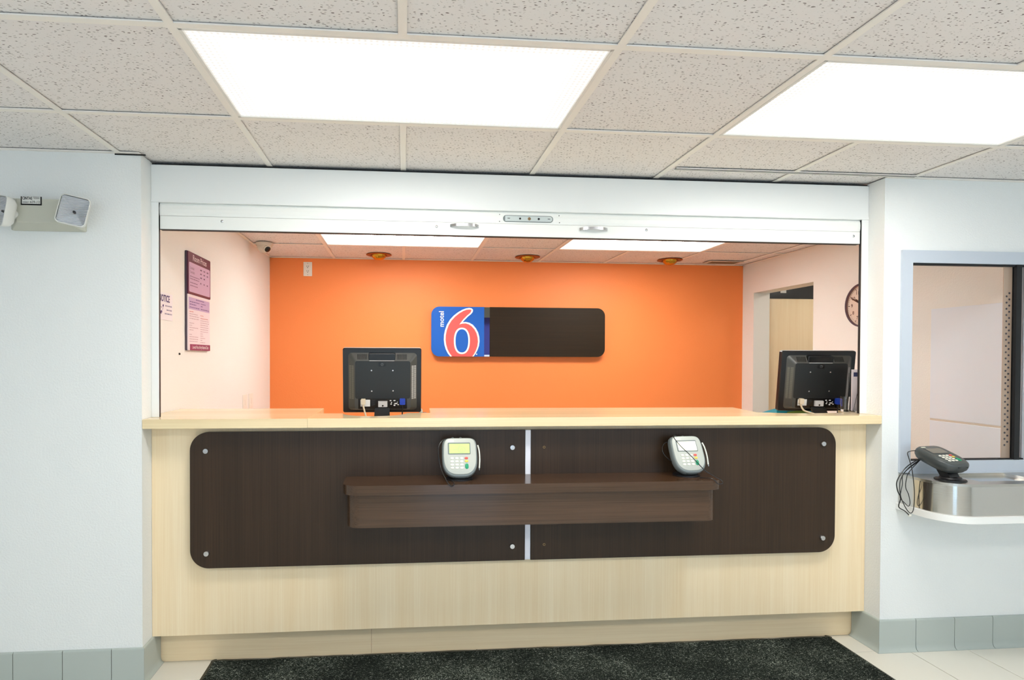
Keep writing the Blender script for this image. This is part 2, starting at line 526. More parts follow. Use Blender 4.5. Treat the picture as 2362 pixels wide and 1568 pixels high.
# ------------------------------------------------------------------ setting: cove base tiles
COVE = [(0, 0), (.024, 0), (.024, .003), (.016, .008), (.0115, .018), (.010, .032), (.010, .147), (.0085, .1525), (.005, .155), (0, .155)]
def cove(parent, p0, p1, out, m0=0.0, m1=0.0):
    """one cove tile from p0 to p1 (x, y); out is the outward direction; m0/m1 mitre the ends (+1 outside corner)"""
    a = Vector((*p0, 0)); c = Vector((*p1, 0)); o_ = Vector((*out, 0)); d = (c - a).normalized()
    g = .0014
    r0 = [a + d * (g if m0 == 0 else -m0 * u + .0004) + o_ * u + Vector((0, 0, z)) for u, z in COVE]
    r1 = [c - d * (g if m1 == 0 else -m1 * u + .0004) + o_ * u + Vector((0, 0, z)) for u, z in COVE]
    return obj('tile', loft(NB(), [r0, r1]), M_COVE, parent, smooth=True, angle=40)
bl = struct('baseboard_left', bx(X0, XL, -.007, 0, 0, .150), M_GROUT, 'grey-green glazed cove base tiles along the left wall')
x = XL; first = True
js = [XL, -1.2541, -1.4557, -1.6563] + [-1.6563 - .2015 * k for k in range(1, 4)] + [X0]
for a, c in zip(js[1:], js): cove(bl, (a, 0), (c, 0), (0, -1), 0, 1 if c == XL else 0)
cove(bl, (XL, 0), (XL, .170), (1, 0), 1, 0)
br = struct('baseboard_right', bx(XR, X1, -.007, 0, 0, .150), M_GROUT, 'grey glazed cove base tiles under the pay window')
js = [XR, 2.4967] + [2.4967 + .2045 * k for k in range(1, 9)] + [X1]
for a, c in zip(js, js[1:]): cove(br, (a, 0), (c, 0), (0, -1), 1 if a == XR else 0, 0)
cove(br, (XR, .170), (XR, 0), (-1, 0), 0, 1)

# ------------------------------------------------------------------ counter base
cb = thing('counter_base', 'long maple laminate reception counter front with recessed toe kick', 'counter', ((XL + XR) / 2, YH, 0))
ox, oy = cb.location.x, cb.location.y
def L_(x0, x1, y0, y1, z0, z1, **k): return bx(x0 - ox, x1 - ox, y0 - oy, y1 - oy, z0, z1, **k)
ZB = 0.1551
obj('front_panel', L_(XL + .001, XR - .001, YH, YH + .02, ZB, 1.1075), M_MAPLE_V, cb)
obj('bottom_shelf', L_(XL + .001, XR - .001, YH + .021, .26, ZB, ZB + .02), M_MAPLE_H, cb)
SX = -0.1471
obj('toe_kick', L_(XL + .001, SX - .0008, .1725, .19, .001, ZB), M_MAPLE_H, cb)
obj('toe_kick', L_(SX + .0008, XR - .001, .1725, .19, .001, ZB), M_MAPLE_H, cb)
for x in (XL + .02, .15, 1.2, XR - .02):
    obj('side_panel', L_(x - .009, x + .009, .20, .26, .001, 1.1075), M_MAPLE_V, cb)

# countertop
ct = thing('countertop', 'pale maple laminate counter top spanning the reception opening', 'countertop', ((XL + XR) / 2, 0, 1.1075))
cx_, cz_ = ct.location.x, ct.location.z
F_ct = lambda u, v, d: (u - cx_, v, d - cz_)
def topboard(pts):
    bm = prism(NB(), pts, F_ct, 1.1075, ZT)
    es = [e for e in bm.edges if abs(e.verts[0].co.z - e.verts[1].co.z) < 1e-6]
    bmesh.ops.bevel(bm, geom=es, offset=.0018, segments=2, affect='EDGES')
    return bm
seam = -0.422
obj('counter_board', topboard([(XL + .001, .001), (seam - .0005, .001), (seam - .0005, .545), (XOL + .002, .545), (XOL + .002, WT + .002), (XL + .001, WT + .002)]), M_MAPLE_TOP, ct)
arc = lambda c, rx, ry, a0, a1, n: [(c[0] + rx * math.cos(math.radians(a0 + (a1 - a0) * k / n)), c[1] + ry * math.sin(math.radians(a0 + (a1 - a0) * k / n))) for k in range(n + 1)]
ptsB = [(seam + .0005, .001), (XR - .001, .001), (XR - .001, WT + .002), (2.52, WT + .002), (2.52, .30), (2.32, .30)]
ptsB += arc((2.06, .185), .20, .05, 0, -180, 12)
ptsB += [(1.80, .195), (1.85, .50), (.142, .53), (.137, .252)]
ptsB += arc((-.135, .252), .155, .155, 0, -180, 16)
ptsB += [(seam + .0005, .256)]
obj('counter_board', topboard(ptsB), M_MAPLE_TOP, ct)

# lower work desk behind the counter
ZD = 1.03
wd = thing('work_desk', 'maple work desk behind the counter holding the two monitors', 'desk', (1.0, .6, 0))
wl = lambda x0, x1, y0, y1, z0, z1: bx(x0 - 1.0, x1 - 1.0, y0 - .6, y1 - .6, z0, z1)
obj('desk_top', wl(XOL + .01, 2.75, .51, .92, ZD - .03, ZD), M_MAPLE_H, wd)
obj('desk_top', wl(-.36, .13, .27, .51, ZD - .03, ZD), M_MAPLE_H, wd)
obj('desk_top', wl(1.86, 2.75, .31, .51, ZD - .03, ZD), M_MAPLE_H, wd)
for x in (-1.1, 0.1, 1.4, 2.7): obj('side_panel', wl(x - .012, x + .012, .52, .90, .001, ZD - .03), M_MAPLE_V, wd)

# ------------------------------------------------------------------ dark fascia panels on the counter front
PZ0, PZ1, PY0, PY1 = .4697, 1.0845, .065, .080
def fascia(label, x0, x1, rad, bolts, holes):
    t = thing('fascia_panel', label, 'panel', ((x0 + x1) / 2, PY1, PZ0), 0, 'dark fascia panels')
    c = t.location
    fn = lambda u, v, d: (u - c.x, d - c.y, v - c.z)
    obj('panel', prism(NB(), rrect(x0, x1, PZ0, PZ1, rad, 12), fn, PY0, PY1), M_DARK_V, t)
    for bxx, bz in bolts:
        bm = lathe(NB(), fn(bxx, bz, PY0), (0, -1, 0), [(.0125, -.003), (.0125, .010), (.0108, .0125), (0, .0128)], 24)
        bo = obj('standoff_bolt', bm, M_CHROME, t, smooth=True); bo['label'] = 'round chrome bolt head'
    for bxx, bz in bolts:
        obj('spacer', cyl(NB(), fn(bxx, bz, PY1), (0, 1, 0), .009, YH - PY1 - .0005, 14), M_CHROME, t)
    for hx, hz in holes:
        ho = obj('empty_bolt_hole', lathe(NB(), fn(hx, hz, PY0 + .0005), (0, -1, 0), [(.0055, -.002), (.0055, .001), (.0040, .001), (.0040, -.002)], 16), mat('raw_wood_edge', srgb(196, 160, 104), .7), t)
        obj('hole_core', cyl(NB(), fn(hx, hz, PY0 + .0008), (0, -1, 0), .0042, .001, 14), M_DARKGAP, ho)
    return t
R_ = .083
fascia('left half of the dark brown counter fascia, with four chrome bolts', -.950, .5745, (R_, 0, 0, R_), [(-.879, 1.0), (-.877, .5385), (.512, 1.003), (.5135, .5385)], [])
fascia('right half of the dark brown counter fascia, with two empty bolt holes', .6025, 2.128, (0, R_, R_, 0), [(2.058, 1.006), (2.059, .542)], [(.665, 1.002), (.6675, .541)])
bm = NB(); box(bm, -.0132, .0132, 0, .016, 0, PZ1 - PZ0 - .002, bev=.0015)
st = obj('accent_strip', bm, M_STRIP, None, loc=(.5887, PY0 + .003, PZ0 + .001))
tag(st, 'narrow white vertical strip between the two dark fascia panels', 'strip')

# writing ledge on the fascia
lg = thing('writing_ledge', 'dark brown laminate ledge with rounded corners on the counter fascia', 'shelf', (.59, PY0, .69))
c = lg.location
fl = lambda u, v, d: (u - c.x, v - c.y, d - c.z)
ZL = .876
LX0, LX1, LY = -.257, 1.448, -.145
tp = rrect(LX0, LX1, LY, PY0 - .0005, (.075, .075, 0, 0), 10)
bm = prism(NB(), tp, fl, ZL - .041, ZL)
es = [e for e in bm.edges if abs(e.verts[0].co.z - e.verts[1].co.z) < 1e-6]
bmesh.ops.bevel(bm, geom=es, offset=.0012, segments=2, affect='EDGES')
obj('ledge_top', bm, M_DARK_H, lg, smooth=True)
ap = rrect(LX0 + .018, LX1 - .026, LY + .018, PY0 - .0005, (.060, .060, 0, 0), 10)
obj('apron', prism(NB(), ap, fl, .692, ZL - .0415), M_DARK_H, lg, smooth=True)

# ------------------------------------------------------------------ roller shutter
rs = thing('roller_shutter', 'white rolled-up counter shutter with hood, guide rails and bottom bar', 'shutter', ((XL + XR) / 2, YH, ZT))
c = rs.location
fs = lambda u, v, d: (u - c.x, d - c.y, v - c.z)
def S(x0, x1, y0, y1, z0, z1, **k): return bx(x0 - c.x, x1 - c.x, y0 - c.y, y1 - c.y, z0 - c.z, z1 - c.z, **k)
ZH = 2.1165
hood = obj('hood', S(XL + .0005, XR - .0005, YH, .40, ZH, HC - .011, bev=.002), M_SHUT, rs)
obj('hood_gap_block', S(XL + .001, XR - .001, YH + .012, .38, HC - .011, HC - .0015), M_BLACK, hood)  # black block added to keep the gap dark and stop light leaking
obj('hood_lip', S(XL + .002, XR - .002, YH - .004, YH + .0005, ZH, ZH + .013), M_SHUT, hood)
GL, GR = -1.0950, 2.2790
for a, c1 in ((XL + .0005, GL), (GR, XR - .0005)):
    g = obj('guide_rail', S(a, c1, YH, YH + .004, ZT + .0005, ZH, bev=.001), M_SHUT, rs)
    obj('brush_seal', S(a, c1, YH + .0042, YH + .019, ZT + .0005, ZH - .001), M_BLACK, g)
# curved slat above the bottom bar
sec = [(YH + .016, 2.1163), (YH + .012, 2.105), (YH + .010, 2.090), (YH + .011, 2.072), (YH + .014, 2.060), (YH + .026, 2.060), (YH + .026, 2.1163)]
bm = loft(NB(), [[(GL - .004 - c.x, y - c.y, z - c.z) for y, z in sec], [(GR + .004 - c.x, y - c.y, z - c.z) for y, z in sec]])
obj('slat', bm, M_SHUT2, rs)
bar = obj('bottom_bar', S(GL + .002, GR - .002, YH + .010, YH + .045, 1.9985, 2.0585, bev=.002), M_SHUT2, rs)
obj('rubber_edge', S(GL + .002, GR - .002, YH + .012, YH + .040, 1.9965, 1.9985), M_BLACK, bar)
for x, z in ((-.8206, 2.0387), (.1564, 2.037), (1.1728, 2.0431), (2.2418, 2.0363)):
    obj('screw', lathe(NB(), fs(x, z, YH + .010), (0, -1, 0), [(.0065, -.002), (.0065, .0012), (.004, .003), (0, .0034)], 14), M_CHROME, bar, smooth=True)
lk = obj('latch_slot', prism(NB(), rrect(.4713, .7124, 2.0675, 2.0985, .015, 8), fs, YH + .0085, YH + .0125), mat('latch_shadow', srgb(120, 128, 128), .5), rs)
lp = obj('latch_plate', prism(NB(), rrect(.481, .7085, 2.0705, 2.0955, (.003, .012, .012, .003), 6), fs, YH + .0070, YH + .0090), mat('galvanised_plate', srgb(205, 214, 212), .35, .6), lk)
for x, r, m in ((.5525, .0048, M_BLACK), (.6425, .0052, M_BLACK), (.597, .0075, mat('brass_screw', srgb(150, 124, 92), .35, 1.0))):
    obj('latch_screw', lathe(NB(), fs(x, 2.083, YH + .0072), (0, -1, 0), [(r, -.001), (r, .0012), (0, .0016)], 14), m, lk)
for x in (.498, .692):
    obj('latch_notch', S(x - .006, x + .006, YH + .0060, YH + .0072, 2.0825, 2.0850), M_BLACK, lk)
for x, z in ((.4547, 2.1011), (.4548, 2.0683), (.7418, 2.1019), (.7441, 2.0689)):
    obj('rivet', cyl(NB(), fs(x, z, YH + .0115), (0, -1, 0), .0018, .004, 8), M_BLACK, rs)
def pull(x0, x1, z):
    cx2 = (x0 + x1) / 2; hw = (x1 - x0) / 2
    rings = []
    for k in range(13):
        t_ = -1 + 2 * k / 12
        yy = YH + .010 - .030 * (1 - abs(t_) ** 3)
        zz = z - .001 * abs(t_)
        wv = .0065
        rings.append([fs(cx2 + t_ * hw, zz + dz, yy + dy) for dy, dz in ((-.0035, -wv), (.0035, -wv), (.0035, wv), (-.0035, wv))])
    p = obj('pull_handle', loft(NB(), rings), M_CHROME, bar, smooth=True)
    p['label'] = 'arched knurled chrome pull handle'
    return p
pull(.2198, .3555, 2.043); pull(.8418, .9786, 2.0405)

# ------------------------------------------------------------------ slot diffuser and gaps in the ceiling
sd = thing('slot_diffuser', 'long black linear slot diffuser in the ceiling above the shutter', 'air vent', (1.845, -.036, HC))
obj('slot', bx(-.596, .596, -.010, .010, -.0012, .003), M_DARKGAP, sd)
for y in (-.0125, .0005, .0125): obj('rail', bx(-.598, .598, y - .0018, y + .0018, -.0022, .002), M_TEE, sd)
g1 = obj('ceiling_gap', bx(-1.235, XL + .02, -.004, -.0002, HC - .006, HC - .0008), M_DARKGAP)
tag(g1, 'short dark gap where ceiling meets the left wall corner', 'gap')

# ------------------------------------------------------------------ pay window
win = bpy.data.objects.new('window_1', None); COL.objects.link(win); win.location = ((WX0 + WX1) / 2, 0, WZ0)
win['kind'] = 'structure'; win['label'] = 'steel framed pay window with speak holes in the right wall'
c = win.location.copy()
M_FRAME = mat('grey_blue_frame_paint', srgb(196, 204, 214), 0.35)
def Wb(x0, x1, y0, y1, z0, z1, **k): return bx(x0 - c.x, x1 - c.x, y0 - c.y, y1 - c.y, z0 - c.z, z1 - c.z, **k)
FW = .054
def frame_piece(pts):
    return prism(NB(), pts, lambda u, v, d: (u - c.x, d - c.y, v - c.z), -.012, .05)
obj('frame_member', frame_piece([(WX0, WZ0), (WX0 + FW, WZ0 + FW), (WX0 + FW, WZ1 - FW - .006), (WX0, WZ1)]), M_FRAME, win)
obj('frame_member', frame_piece([(WX1, WZ0), (WX1, WZ1), (WX1 - FW, WZ1 - FW - .006), (WX1 - FW, WZ0 + FW)]), M_FRAME, win)
obj('frame_member', frame_piece([(WX0, WZ1), (WX0 + FW, WZ1 - FW - .006), (WX1 - FW, WZ1 - FW - .006), (WX1, WZ1)]), M_FRAME, win)
obj('frame_member', frame_piece([(WX0, WZ0), (WX1, WZ0), (WX1 - FW, WZ0 + FW), (WX0 + FW, WZ0 + FW)]), M_FRAME, win)
gx0, gx1, gz0, gz1 = WX0 + FW, WX1 - FW, WZ0 + FW, WZ1 - FW - .006
for a in ((gx0, gx1, gz1 - .008, gz1), (gx0, gx1, gz0, gz0 + .006), (gx0, gx0 + .003, gz0, gz1)):
    obj('gasket', Wb(a[0], a[1], .004, .030, a[2], a[3]), M_BLACK, win)
obj('mullion', Wb(3.015, 3.044, -.002, .034, gz0, gz1), M_BLACK, win)
obj('pane', Wb(gx0 + .003, 3.015, .012, .018, gz0 + .004, gz1 - .006), M_GLASS, win)
obj('pane', Wb(3.044, gx1, .012, .018, gz0 + .004, gz1 - .006), M_GLASS, win)
sp_ = obj('speak_strip', Wb(2.968, 3.0148, .0195, .0225, gz0 + .004, gz1 - .006), mat('tinted_acrylic', srgb(190, 160, 138), .15), win)
bm = NB()
nrow = 25
for k in range(nrow):
    z = 1.752 - (1.752 - 1.013) * k / (nrow - 1)
    for x, dz in ((3.000, 0.0), (2.985, -.016)):
        cyl(bm, (x - c.x, .0186 - c.y, z + dz - c.z), (0, 1, 0), .0050, .0012, 12)
o = obj('speak_holes', bm, mat('hole_dark', srgb(50, 36, 48), .5), win); o['kind'] = 'stuff'

# ------------------------------------------------------------------ deal tray under the pay window
dt = thing('deal_tray', 'rounded stainless steel deal tray below the pay window', 'tray', (2.76, 0, .695))
c = dt.location.copy()
TX0, TX1, TY, TZ = 2.402, 3.118, -.268, .868
fd = lambda u, v, d: (u - c.x, v - c.y, d - c.z)
outl = rrect(TX0, TX1, TY, -.001, (.135, .135, 0, 0), 14)
obj('skirt', prism(NB(), outl, fd, .725, TZ - .012), M_STEEL, dt, smooth=True)
px0, px1, py0, py1 = 2.615, 2.93, -.205, -.03
# top plate with a rectangular well
bm = NB()
ov = [bm.verts.new(fd(u, v, TZ)) for u, v in outl]
iv = [bm.verts.new(fd(u, v, TZ)) for u, v in ((px0, py0), (px1, py0), (px1, py1), (px0, py1))]
lowv = [bm.verts.new(fd(u, v, TZ - .045)) for u, v in ((px0 + .02, py0 + .015), (px1 - .02, py0 + .015), (px1 - .02, py1), (px0 + .02, py1))]
oe = [bm.edges.new((ov[i], ov[(i + 1) % len(ov)])) for i in range(len(ov))]
ie = [bm.edges.new((iv[i], iv[(i + 1) % 4])) for i in range(4)]
bmesh.ops.triangle_fill(bm, use_beauty=True, use_dissolve=False, edges=oe + ie)
bm.faces.ensure_lookup_table()
for f in list(bm.faces):                       # keep the well open
    m_ = f.calc_center_median()
    if px0 < m_.x + c.x < px1 and py0 < m_.y + c.y < py1 and all(v in iv for v in f.verts): bm.faces.remove(f)
for i in range(4): bm.faces.new((iv[i], iv[(i + 1) % 4], lowv[(i + 1) % 4], lowv[i]))
bm.faces.new(lowv)
lov = [bm.verts.new(fd(u, v, TZ - .012)) for u, v in outl]
for i in range(len(ov)): bm.faces.new((ov[i], ov[(i + 1) % len(ov)], lov[(i + 1) % len(ov)], lov[i]))
obj('tray_top', bm, M_STEELTOP, dt)
outl2 = rrect(TX0 - .012, TX1 + .012, TY - .014, -.001, (.145, .145, 0, 0), 14)
sh = obj('support_shelf', prism(NB(), outl2, fd, .695, .7245), mat('white_shelf_paint', srgb(240, 240, 236), .45), dt, smooth=True)
sh['label'] = 'white painted shelf under the steel tray'
obj('sill_trim', bx(WX0 + .05 - c.x, WX1 - .05 - c.x, -.020, -.0135, TZ - c.z, TZ - c.z + .006), M_FRAME, dt)

# ------------------------------------------------------------------ entrance mat
mt = thing('entrance_mat', 'charcoal ribbed entrance mat lying along the counter toe kick', 'mat', (.65, -.3, 0))
MX0, MX1, MY0, MY1 = -.888, 2.182, -.75, .168
bm = NB()
nr = 150; nx = 48
prof = []
for k in range(nr + 1):
    y = MY1 - .018 - (MY1 - MY0 - .036) * k / nr
    prof.append((y, .0085 if k % 2 else .0050))
rows = []
for y, z in prof:
    rows.append([bm.verts.new((MX0 + .015 + (MX1 - MX0 - .03) * q / nx - .65, y + .3 + .0015 * math.sin(q * 1.7) * (1 if y > .1 else 0), z)) for q in range(nx + 1)])
for r0, r1 in zip(rows, rows[1:]):
    for q in range(nx): bm.faces.new((r0[q], r0[q + 1], r1[q + 1], r1[q]))
pile = obj('pile', bm, M_MAT, mt); pile['kind'] = 'stuff'
M_RUB = mat('mat_rubber_edge', srgb(60, 58, 46), .6)
bm = NB()
prof2 = [(0, 0), (.022, 0), (.022, .0055), (.012, .0050), (0, .0012)]
for (a, d, o_) in (((MX0, MY0), (0, 1), (1, 0)), ((MX1, MY1), (0, -1), (-1, 0))):
    ln = MY1 - MY0
    loft(bm, [[(a[0] + o_[0] * u + d[0] * s_ - .65, a[1] + o_[1] * u + d[1] * s_ + .3, z) for u, z in prof2] for s_ in (0, ln)])
for yy, sgn in ((MY0, 1), (MY1, -1)):
    loft(bm, [[(MX0 + .001 + (MX1 - MX0 - .002) * q / 60 - .65, yy + sgn * u + .3 + (.0018 * (math.sin(q * .9) + math.sin(q * 2.3)) if sgn < 0 else 0), z + (.0016 * max(0, math.sin(q * 1.25)) if (sgn < 0 and z > .001) else 0)) for u, z in prof2] for q in range(61)])
obj('rubber_border', bm, M_RUB, mt)
obj('backing', bx(MX0 + .012 - .65, MX1 - .012 - .65, MY0 + .312, MY1 + .288, .0005, .0042), M_RUB, mt)

# ------------------------------------------------------------------ payment terminals
M_KEY = mat('white_keys', srgb(238, 236, 222), .4)
M_KR = mat('red_key', srgb(224, 96, 84), .4)
M_KY = mat('yellow_key', srgb(232, 206, 84), .4)
M_KG = mat('green_key', srgb(0, 150, 104), .4)
M_CABLE = mat('black_cable', srgb(30, 30, 32), .25)
M_TB1 = mat('terminal_grey_shell', srgb(120, 128, 128), .3)
M_TF1 = mat('terminal_silver_face', srgb(186, 190, 182), .35)
M_TB2 = mat('terminal_dark_shell', srgb(66, 70, 70), .28)
M_TF2 = mat('terminal_dark_face', srgb(76, 80, 78), .35)
M_PBLACK = mat('black_plastic', srgb(24, 24, 26), .4)
M_TAG = mat('cream_sticker', srgb(240, 238, 215), .5)
M_STY = mat('stylus_white', srgb(222, 222, 212), .35)

def terminal(label, loc, rotz, tilt, zc, yc, mb, mf, screen, cables, logo=False, k=1.0, bdy=.015):
    t = thing('payment_terminal', label, 'card reader', loc, rotz, 'card payment terminals')
    th = math.radians(tilt)
    C = Vector((0, yc, zc)); ev = Vector((0, math.sin(th), math.cos(th))); en = Vector((0, -math.cos(th), math.sin(th)))
    F = lambda x, v, n: tuple(C + Vector((k * x, 0, 0)) + ev * (k * v) + en * (k * n))
    A, B = .0805, .092
    def outline(s, n=48, dv=0.0):
        o_ = []
        for q in range(n):
            a = 2 * math.pi * q / n
            cc, ss = math.cos(a), math.sin(a)
            p = 6.0 if ss > 0 else 3.0
            x = A * s * math.copysign(abs(cc) ** (2 / p), cc)
            v = B * s * math.copysign(abs(ss) ** (2 / p), ss)
            x *= 1.0 - .10 * max(0, -v / B) ** 2 - .03 * max(0, v / B) ** 3
            o_.append((x, v + dv))
        return o_
    rings = []
    for n_, s_ in ((-.046, .62), (-.045, .70), (-.036, .88), (-.020, .985), (-.008, 1.0), (.002, .985), (.007, .955), (.009, .92)):
        rings.append([F(x, v, n_) for x, v in outline(s_)])
    obj('shell', loft(NB(), rings), mb, t, smooth=True, angle=50)
    fp = obj('face_plate', loft(NB(), [[F(x, v, .0085) for x, v in outline(.905, dv=.004)], [F(x, v, .0108) for x, v in outline(.895, dv=.004)], [F(x, v, .0118) for x, v in outline(.87, dv=.004)]]), mf, t, smooth=True, angle=50)
    # display
    fw = prism(NB(), rrect(-.054, .048, .012, .066, .004, 4), F, .0105, .0132)
    bz = obj('display_bezel', fw, mb, t)
    obj('display', prism(NB(), rrect(-.048, .044, .0165, .0605, .001, 2), F, .0125, .0138), screen, bz)
    if logo:
        pts = ellipse(.008, .036, .015, .021, 24); pin = ellipse(.008, .031, .008, .010, 24)
        bm2 = NB()
        for po, pi_ in ((ellipse(.008, .033, .017, .015, 28), ellipse(.008, .033, .0145, .0128, 28)), (ellipse(.008, .030, .007, .009, 24), ellipse(.008, .030, .0052, .0072, 24))):
            vo_ = [bm2.verts.new(F(x, v, .0141)) for x, v in po]; vi_ = [bm2.verts.new(F(x, v, .0141)) for x, v in pi_]
            n2 = len(vo_)
            for q in range(n2): bm2.faces.new((vo_[q], vo_[(q + 1) % n2], vi_[(q + 1) % n2], vi_[q]))
        for a_ in (((-.030, .031), (-.012, .033)), ((-.008, .040), (.004, .056))):
            (xa, va_), (xb, vb) = a_
            quad(bm2, F(xa, va_, .0141), F(xb, va_ + (vb - va_), .0141), F(xb, vb + .0022, .0141), F(xa, va_ + .0022, .0141))
        obj('display_mark', bm2, M_SCREEN_MARK, bz)
    # keys
    for r in range(4):
        for q in range(3):
            x, v = -.036 + q * .0215, -.006 - r * .0145
            obj('key', loft(NB(), [[F(a, b_, .0110) for a, b_ in ellipse(x, v, .0080, .0052, 18)], [F(a, b_, .0136) for a, b_ in ellipse(x, v, .0078, .0050, 18)], [F(a, b_, .0145) for a, b_ in ellipse(x, v, .0058, .0036, 18)]]), M_KEY, t, smooth=True)
    for x, v, ry, m in ((.028, -.0055, .0052, M_KR), (.0285, -.019, .0052, M_KY), (.0290, -.042, .0125, M_KG)):
        obj('key', loft(NB(), [[F(a, b_, .0110) for a, b_ in ellipse(x, v, .0080, ry, 20, 2.6)], [F(a, b_, .0138) for a, b_ in ellipse(x, v, .0078, ry * .97, 20, 2.6)], [F(a, b_, .0148) for a, b_ in ellipse(x, v, .0060, ry * .8, 20, 2.6)]]), m, t, smooth=True)
    obj('sticker', prism(NB(), rrect(-.052, -.026, .070, .0765, .001, 2), F, .0110, .0126), M_TAG, t)
    # card slot lip and maker's dots
    obj('card_slot', prism(NB(), rrect(-.03, .03, -.0905, -.0875, .001, 2), F, -.004, .001), M_PBLACK, t)
    # stylus on the right side
    sy = None if mb is M_TB2 else obj('stylus', tube(NB(), [F(.0825, .055, .006), F(.0875, .030, .008), F(.0885, -.01, .008), F(.085, -.05, .006)], .0032, 8, 4), M_STY, t, smooth=True)
    if sy: obj('stylus_tip', lathe(NB(), F(.085, -.05, .006), tuple(-ev), [(.0032, 0), (.0022, .006), (.0008, .010)], 8), M_CHROME, sy)
    # two cable hooks on the top edge
    for x in (-.028, .008):
        obj('cable_hook', tube(NB(), [F(x - .006, .088, -.02), F(x - .004, .098, -.02), F(x + .004, .098, -.02), F(x + .006, .088, -.02)], .0016, 6, 4), M_TB1, t)
    # swivel stand
    obj('swivel_base', lathe(NB(), (0, yc + bdy, .0004), (0, 0, 1), [(.060, 0), (.060, .004), (.056, .007), (.045, .009), (.040, .0155), (.02, .016)], 32), M_PBLACK, t, smooth=True)
    back = Vector(F(0, -.02, -.040))
    obj('swivel_bracket', loft(NB(), [[(sx * .03, yc + bdy + sy_ * .022, .012) for sx, sy_ in ((-1, -1), (1, -1), (1, 1), (-1, 1))], [(back.x + sx * .03, back.y + sy_ * .022, back.z) for sx, sy_ in ((-1, -1), (1, -1), (1, 1), (-1, 1))]]), M_PBLACK, t)
    for nm, pts, r in cables:
        obj(nm, tube(NB(), pts, r, 8, 8), M_CABLE, t, smooth=True)
    return t

c1 = [('tether_cable', [(-.055, .03, .180), (-.075, -.005, .178), (-.094, -.02, .155), (-.098, -.035, .12), (-.088, -.055, .06), (-.070, -.100, .022), (-.058, -.121, .004), (-.045, -.123, -.006), (-.034, -.120, .006), (-.045, -.090, .012), (-.065, -.060, .005)], .0021)]
terminal('silver card terminal with glowing green display on the ledge', (.256, -.028, ZL), 0.0, 24, .098, -.008, M_TB1, M_TF1, M_SCREEN_G, c1, True)
c2 = [('tether_cable', [(-.045, .030, .190), (-.070, .0, .180), (-.060, -.045, .145), (-.028, -.058, .112), (-.002, -.075, .08), (.028, -.096, .042), (.060, -.122, .018), (.083, -.136, .004), (.089, -.137, -.010), (.068, -.136, -.012), (.050, -.120, .008), (.020, -.070, .004)], .0019),
      ('data_cable', [(-.062, .045, .155), (-.100, .03, .148), (-.122, .01, .125), (-.115, .0, .098), (-.090, .0, .075), (-.060, .012, .055)], .0018)]
terminal('silver card terminal with white display and cable across its keys', (1.325, -.022, ZL), math.radians(4), 27, .098, -.004, M_TB1, M_TF1, M_SCREEN_W, c2)
t3 = terminal('dark grey card terminal with trailing black cables on the steel deal tray', (2.504, -.138, TZ), math.radians(10.5), 69, .100, 0.0, M_TB2, M_TF2, M_SCREEN_OFF, [], False, 1.0, -.03)
M3 = (Matrix.Translation((2.504, -.138, TZ)) @ Matrix.Rotation(math.radians(10.5), 4, 'Z')).inverted() @ Matrix.Translation((2.384, -.10, .80))
for nm, pts, r in (('power_cable', [(.07, .04, .180), (.03, .02, .190), (-.005, .008, .190), (-.026, 0, .183), (-.02, -.002, .156), (-.009, -.004, .117), (-.001, -.006, .062), (.006, -.006, -.007), (.003, -.006, -.074), (-.009, -.006, -.098), (-.029, -.006, -.085), (-.051, -.004, -.045), (-.062, -.002, -.008), (-.062, 0, .046), (-.044, .002, .083), (-.01, .004, .117), (.07, .03, .150)], .0019),
                   ('data_cable', [(.07, .03, .154), (-.025, -.004, .125), (-.066, -.010, .089), (-.087, -.010, .05), (-.083, -.010, .01), (-.067, -.010, -.025), (-.076, -.010, -.066), (-.045, -.010, -.087), (-.023, -.010, -.107)], .0024),
                   ('coiled_cable', [(.07, .03, .148), (-.009, .008, .093), (-.021, .010, .057), (-.024, .010, .019), (-.009, .010, -.015), (-.001, .010, -.055), (-.010, .010, -.070), (-.027, .010, -.055), (-.051, .010, -.03), (-.048, .010, .0), (-.041, .010, .036), (-.041, .010, .073), (-.02, .010, .10), (.07, .03, .146)], .0017)):
    obj(nm, tube(NB(), [M3 @ Vector(p) for p in pts], r, 8, 8), M_CABLE, t3, smooth=True)
bm = bx(-.026, -.014, -.014, -.006, -.112, -.103, bev=.001); bm.transform(M3)
obj('cable_clip', bm, M_KEY, t3)

# ------------------------------------------------------------------ monitors (seen from behind)
M_MBEZ = mat('monitor_black_bezel', srgb(14, 14, 15), .35)
M_MFLAT = mat('monitor_back_plastic', srgb(22, 25, 25), .42)
M_MBEV = mat('monitor_bevel_lit', srgb(66, 66, 62), .35)  # paler than the back plate: ceiling-light reflection put into the colour
M_SILVER = mat('silver_plastic', srgb(196, 196, 194), .35)
M_PRINT = mat('white_print', srgb(220, 220, 215), .6)
M_BLUEPLUG = mat('blue_connector', srgb(24, 62, 170), .4)
M_BEIGE = mat('beige_cable', srgb(222, 208, 180), .45)
M_BADGE = mat('badge_black', srgb(8, 8, 9), .25)
M_BADGEG = mat('badge_grey', srgb(62, 66, 66), .35)

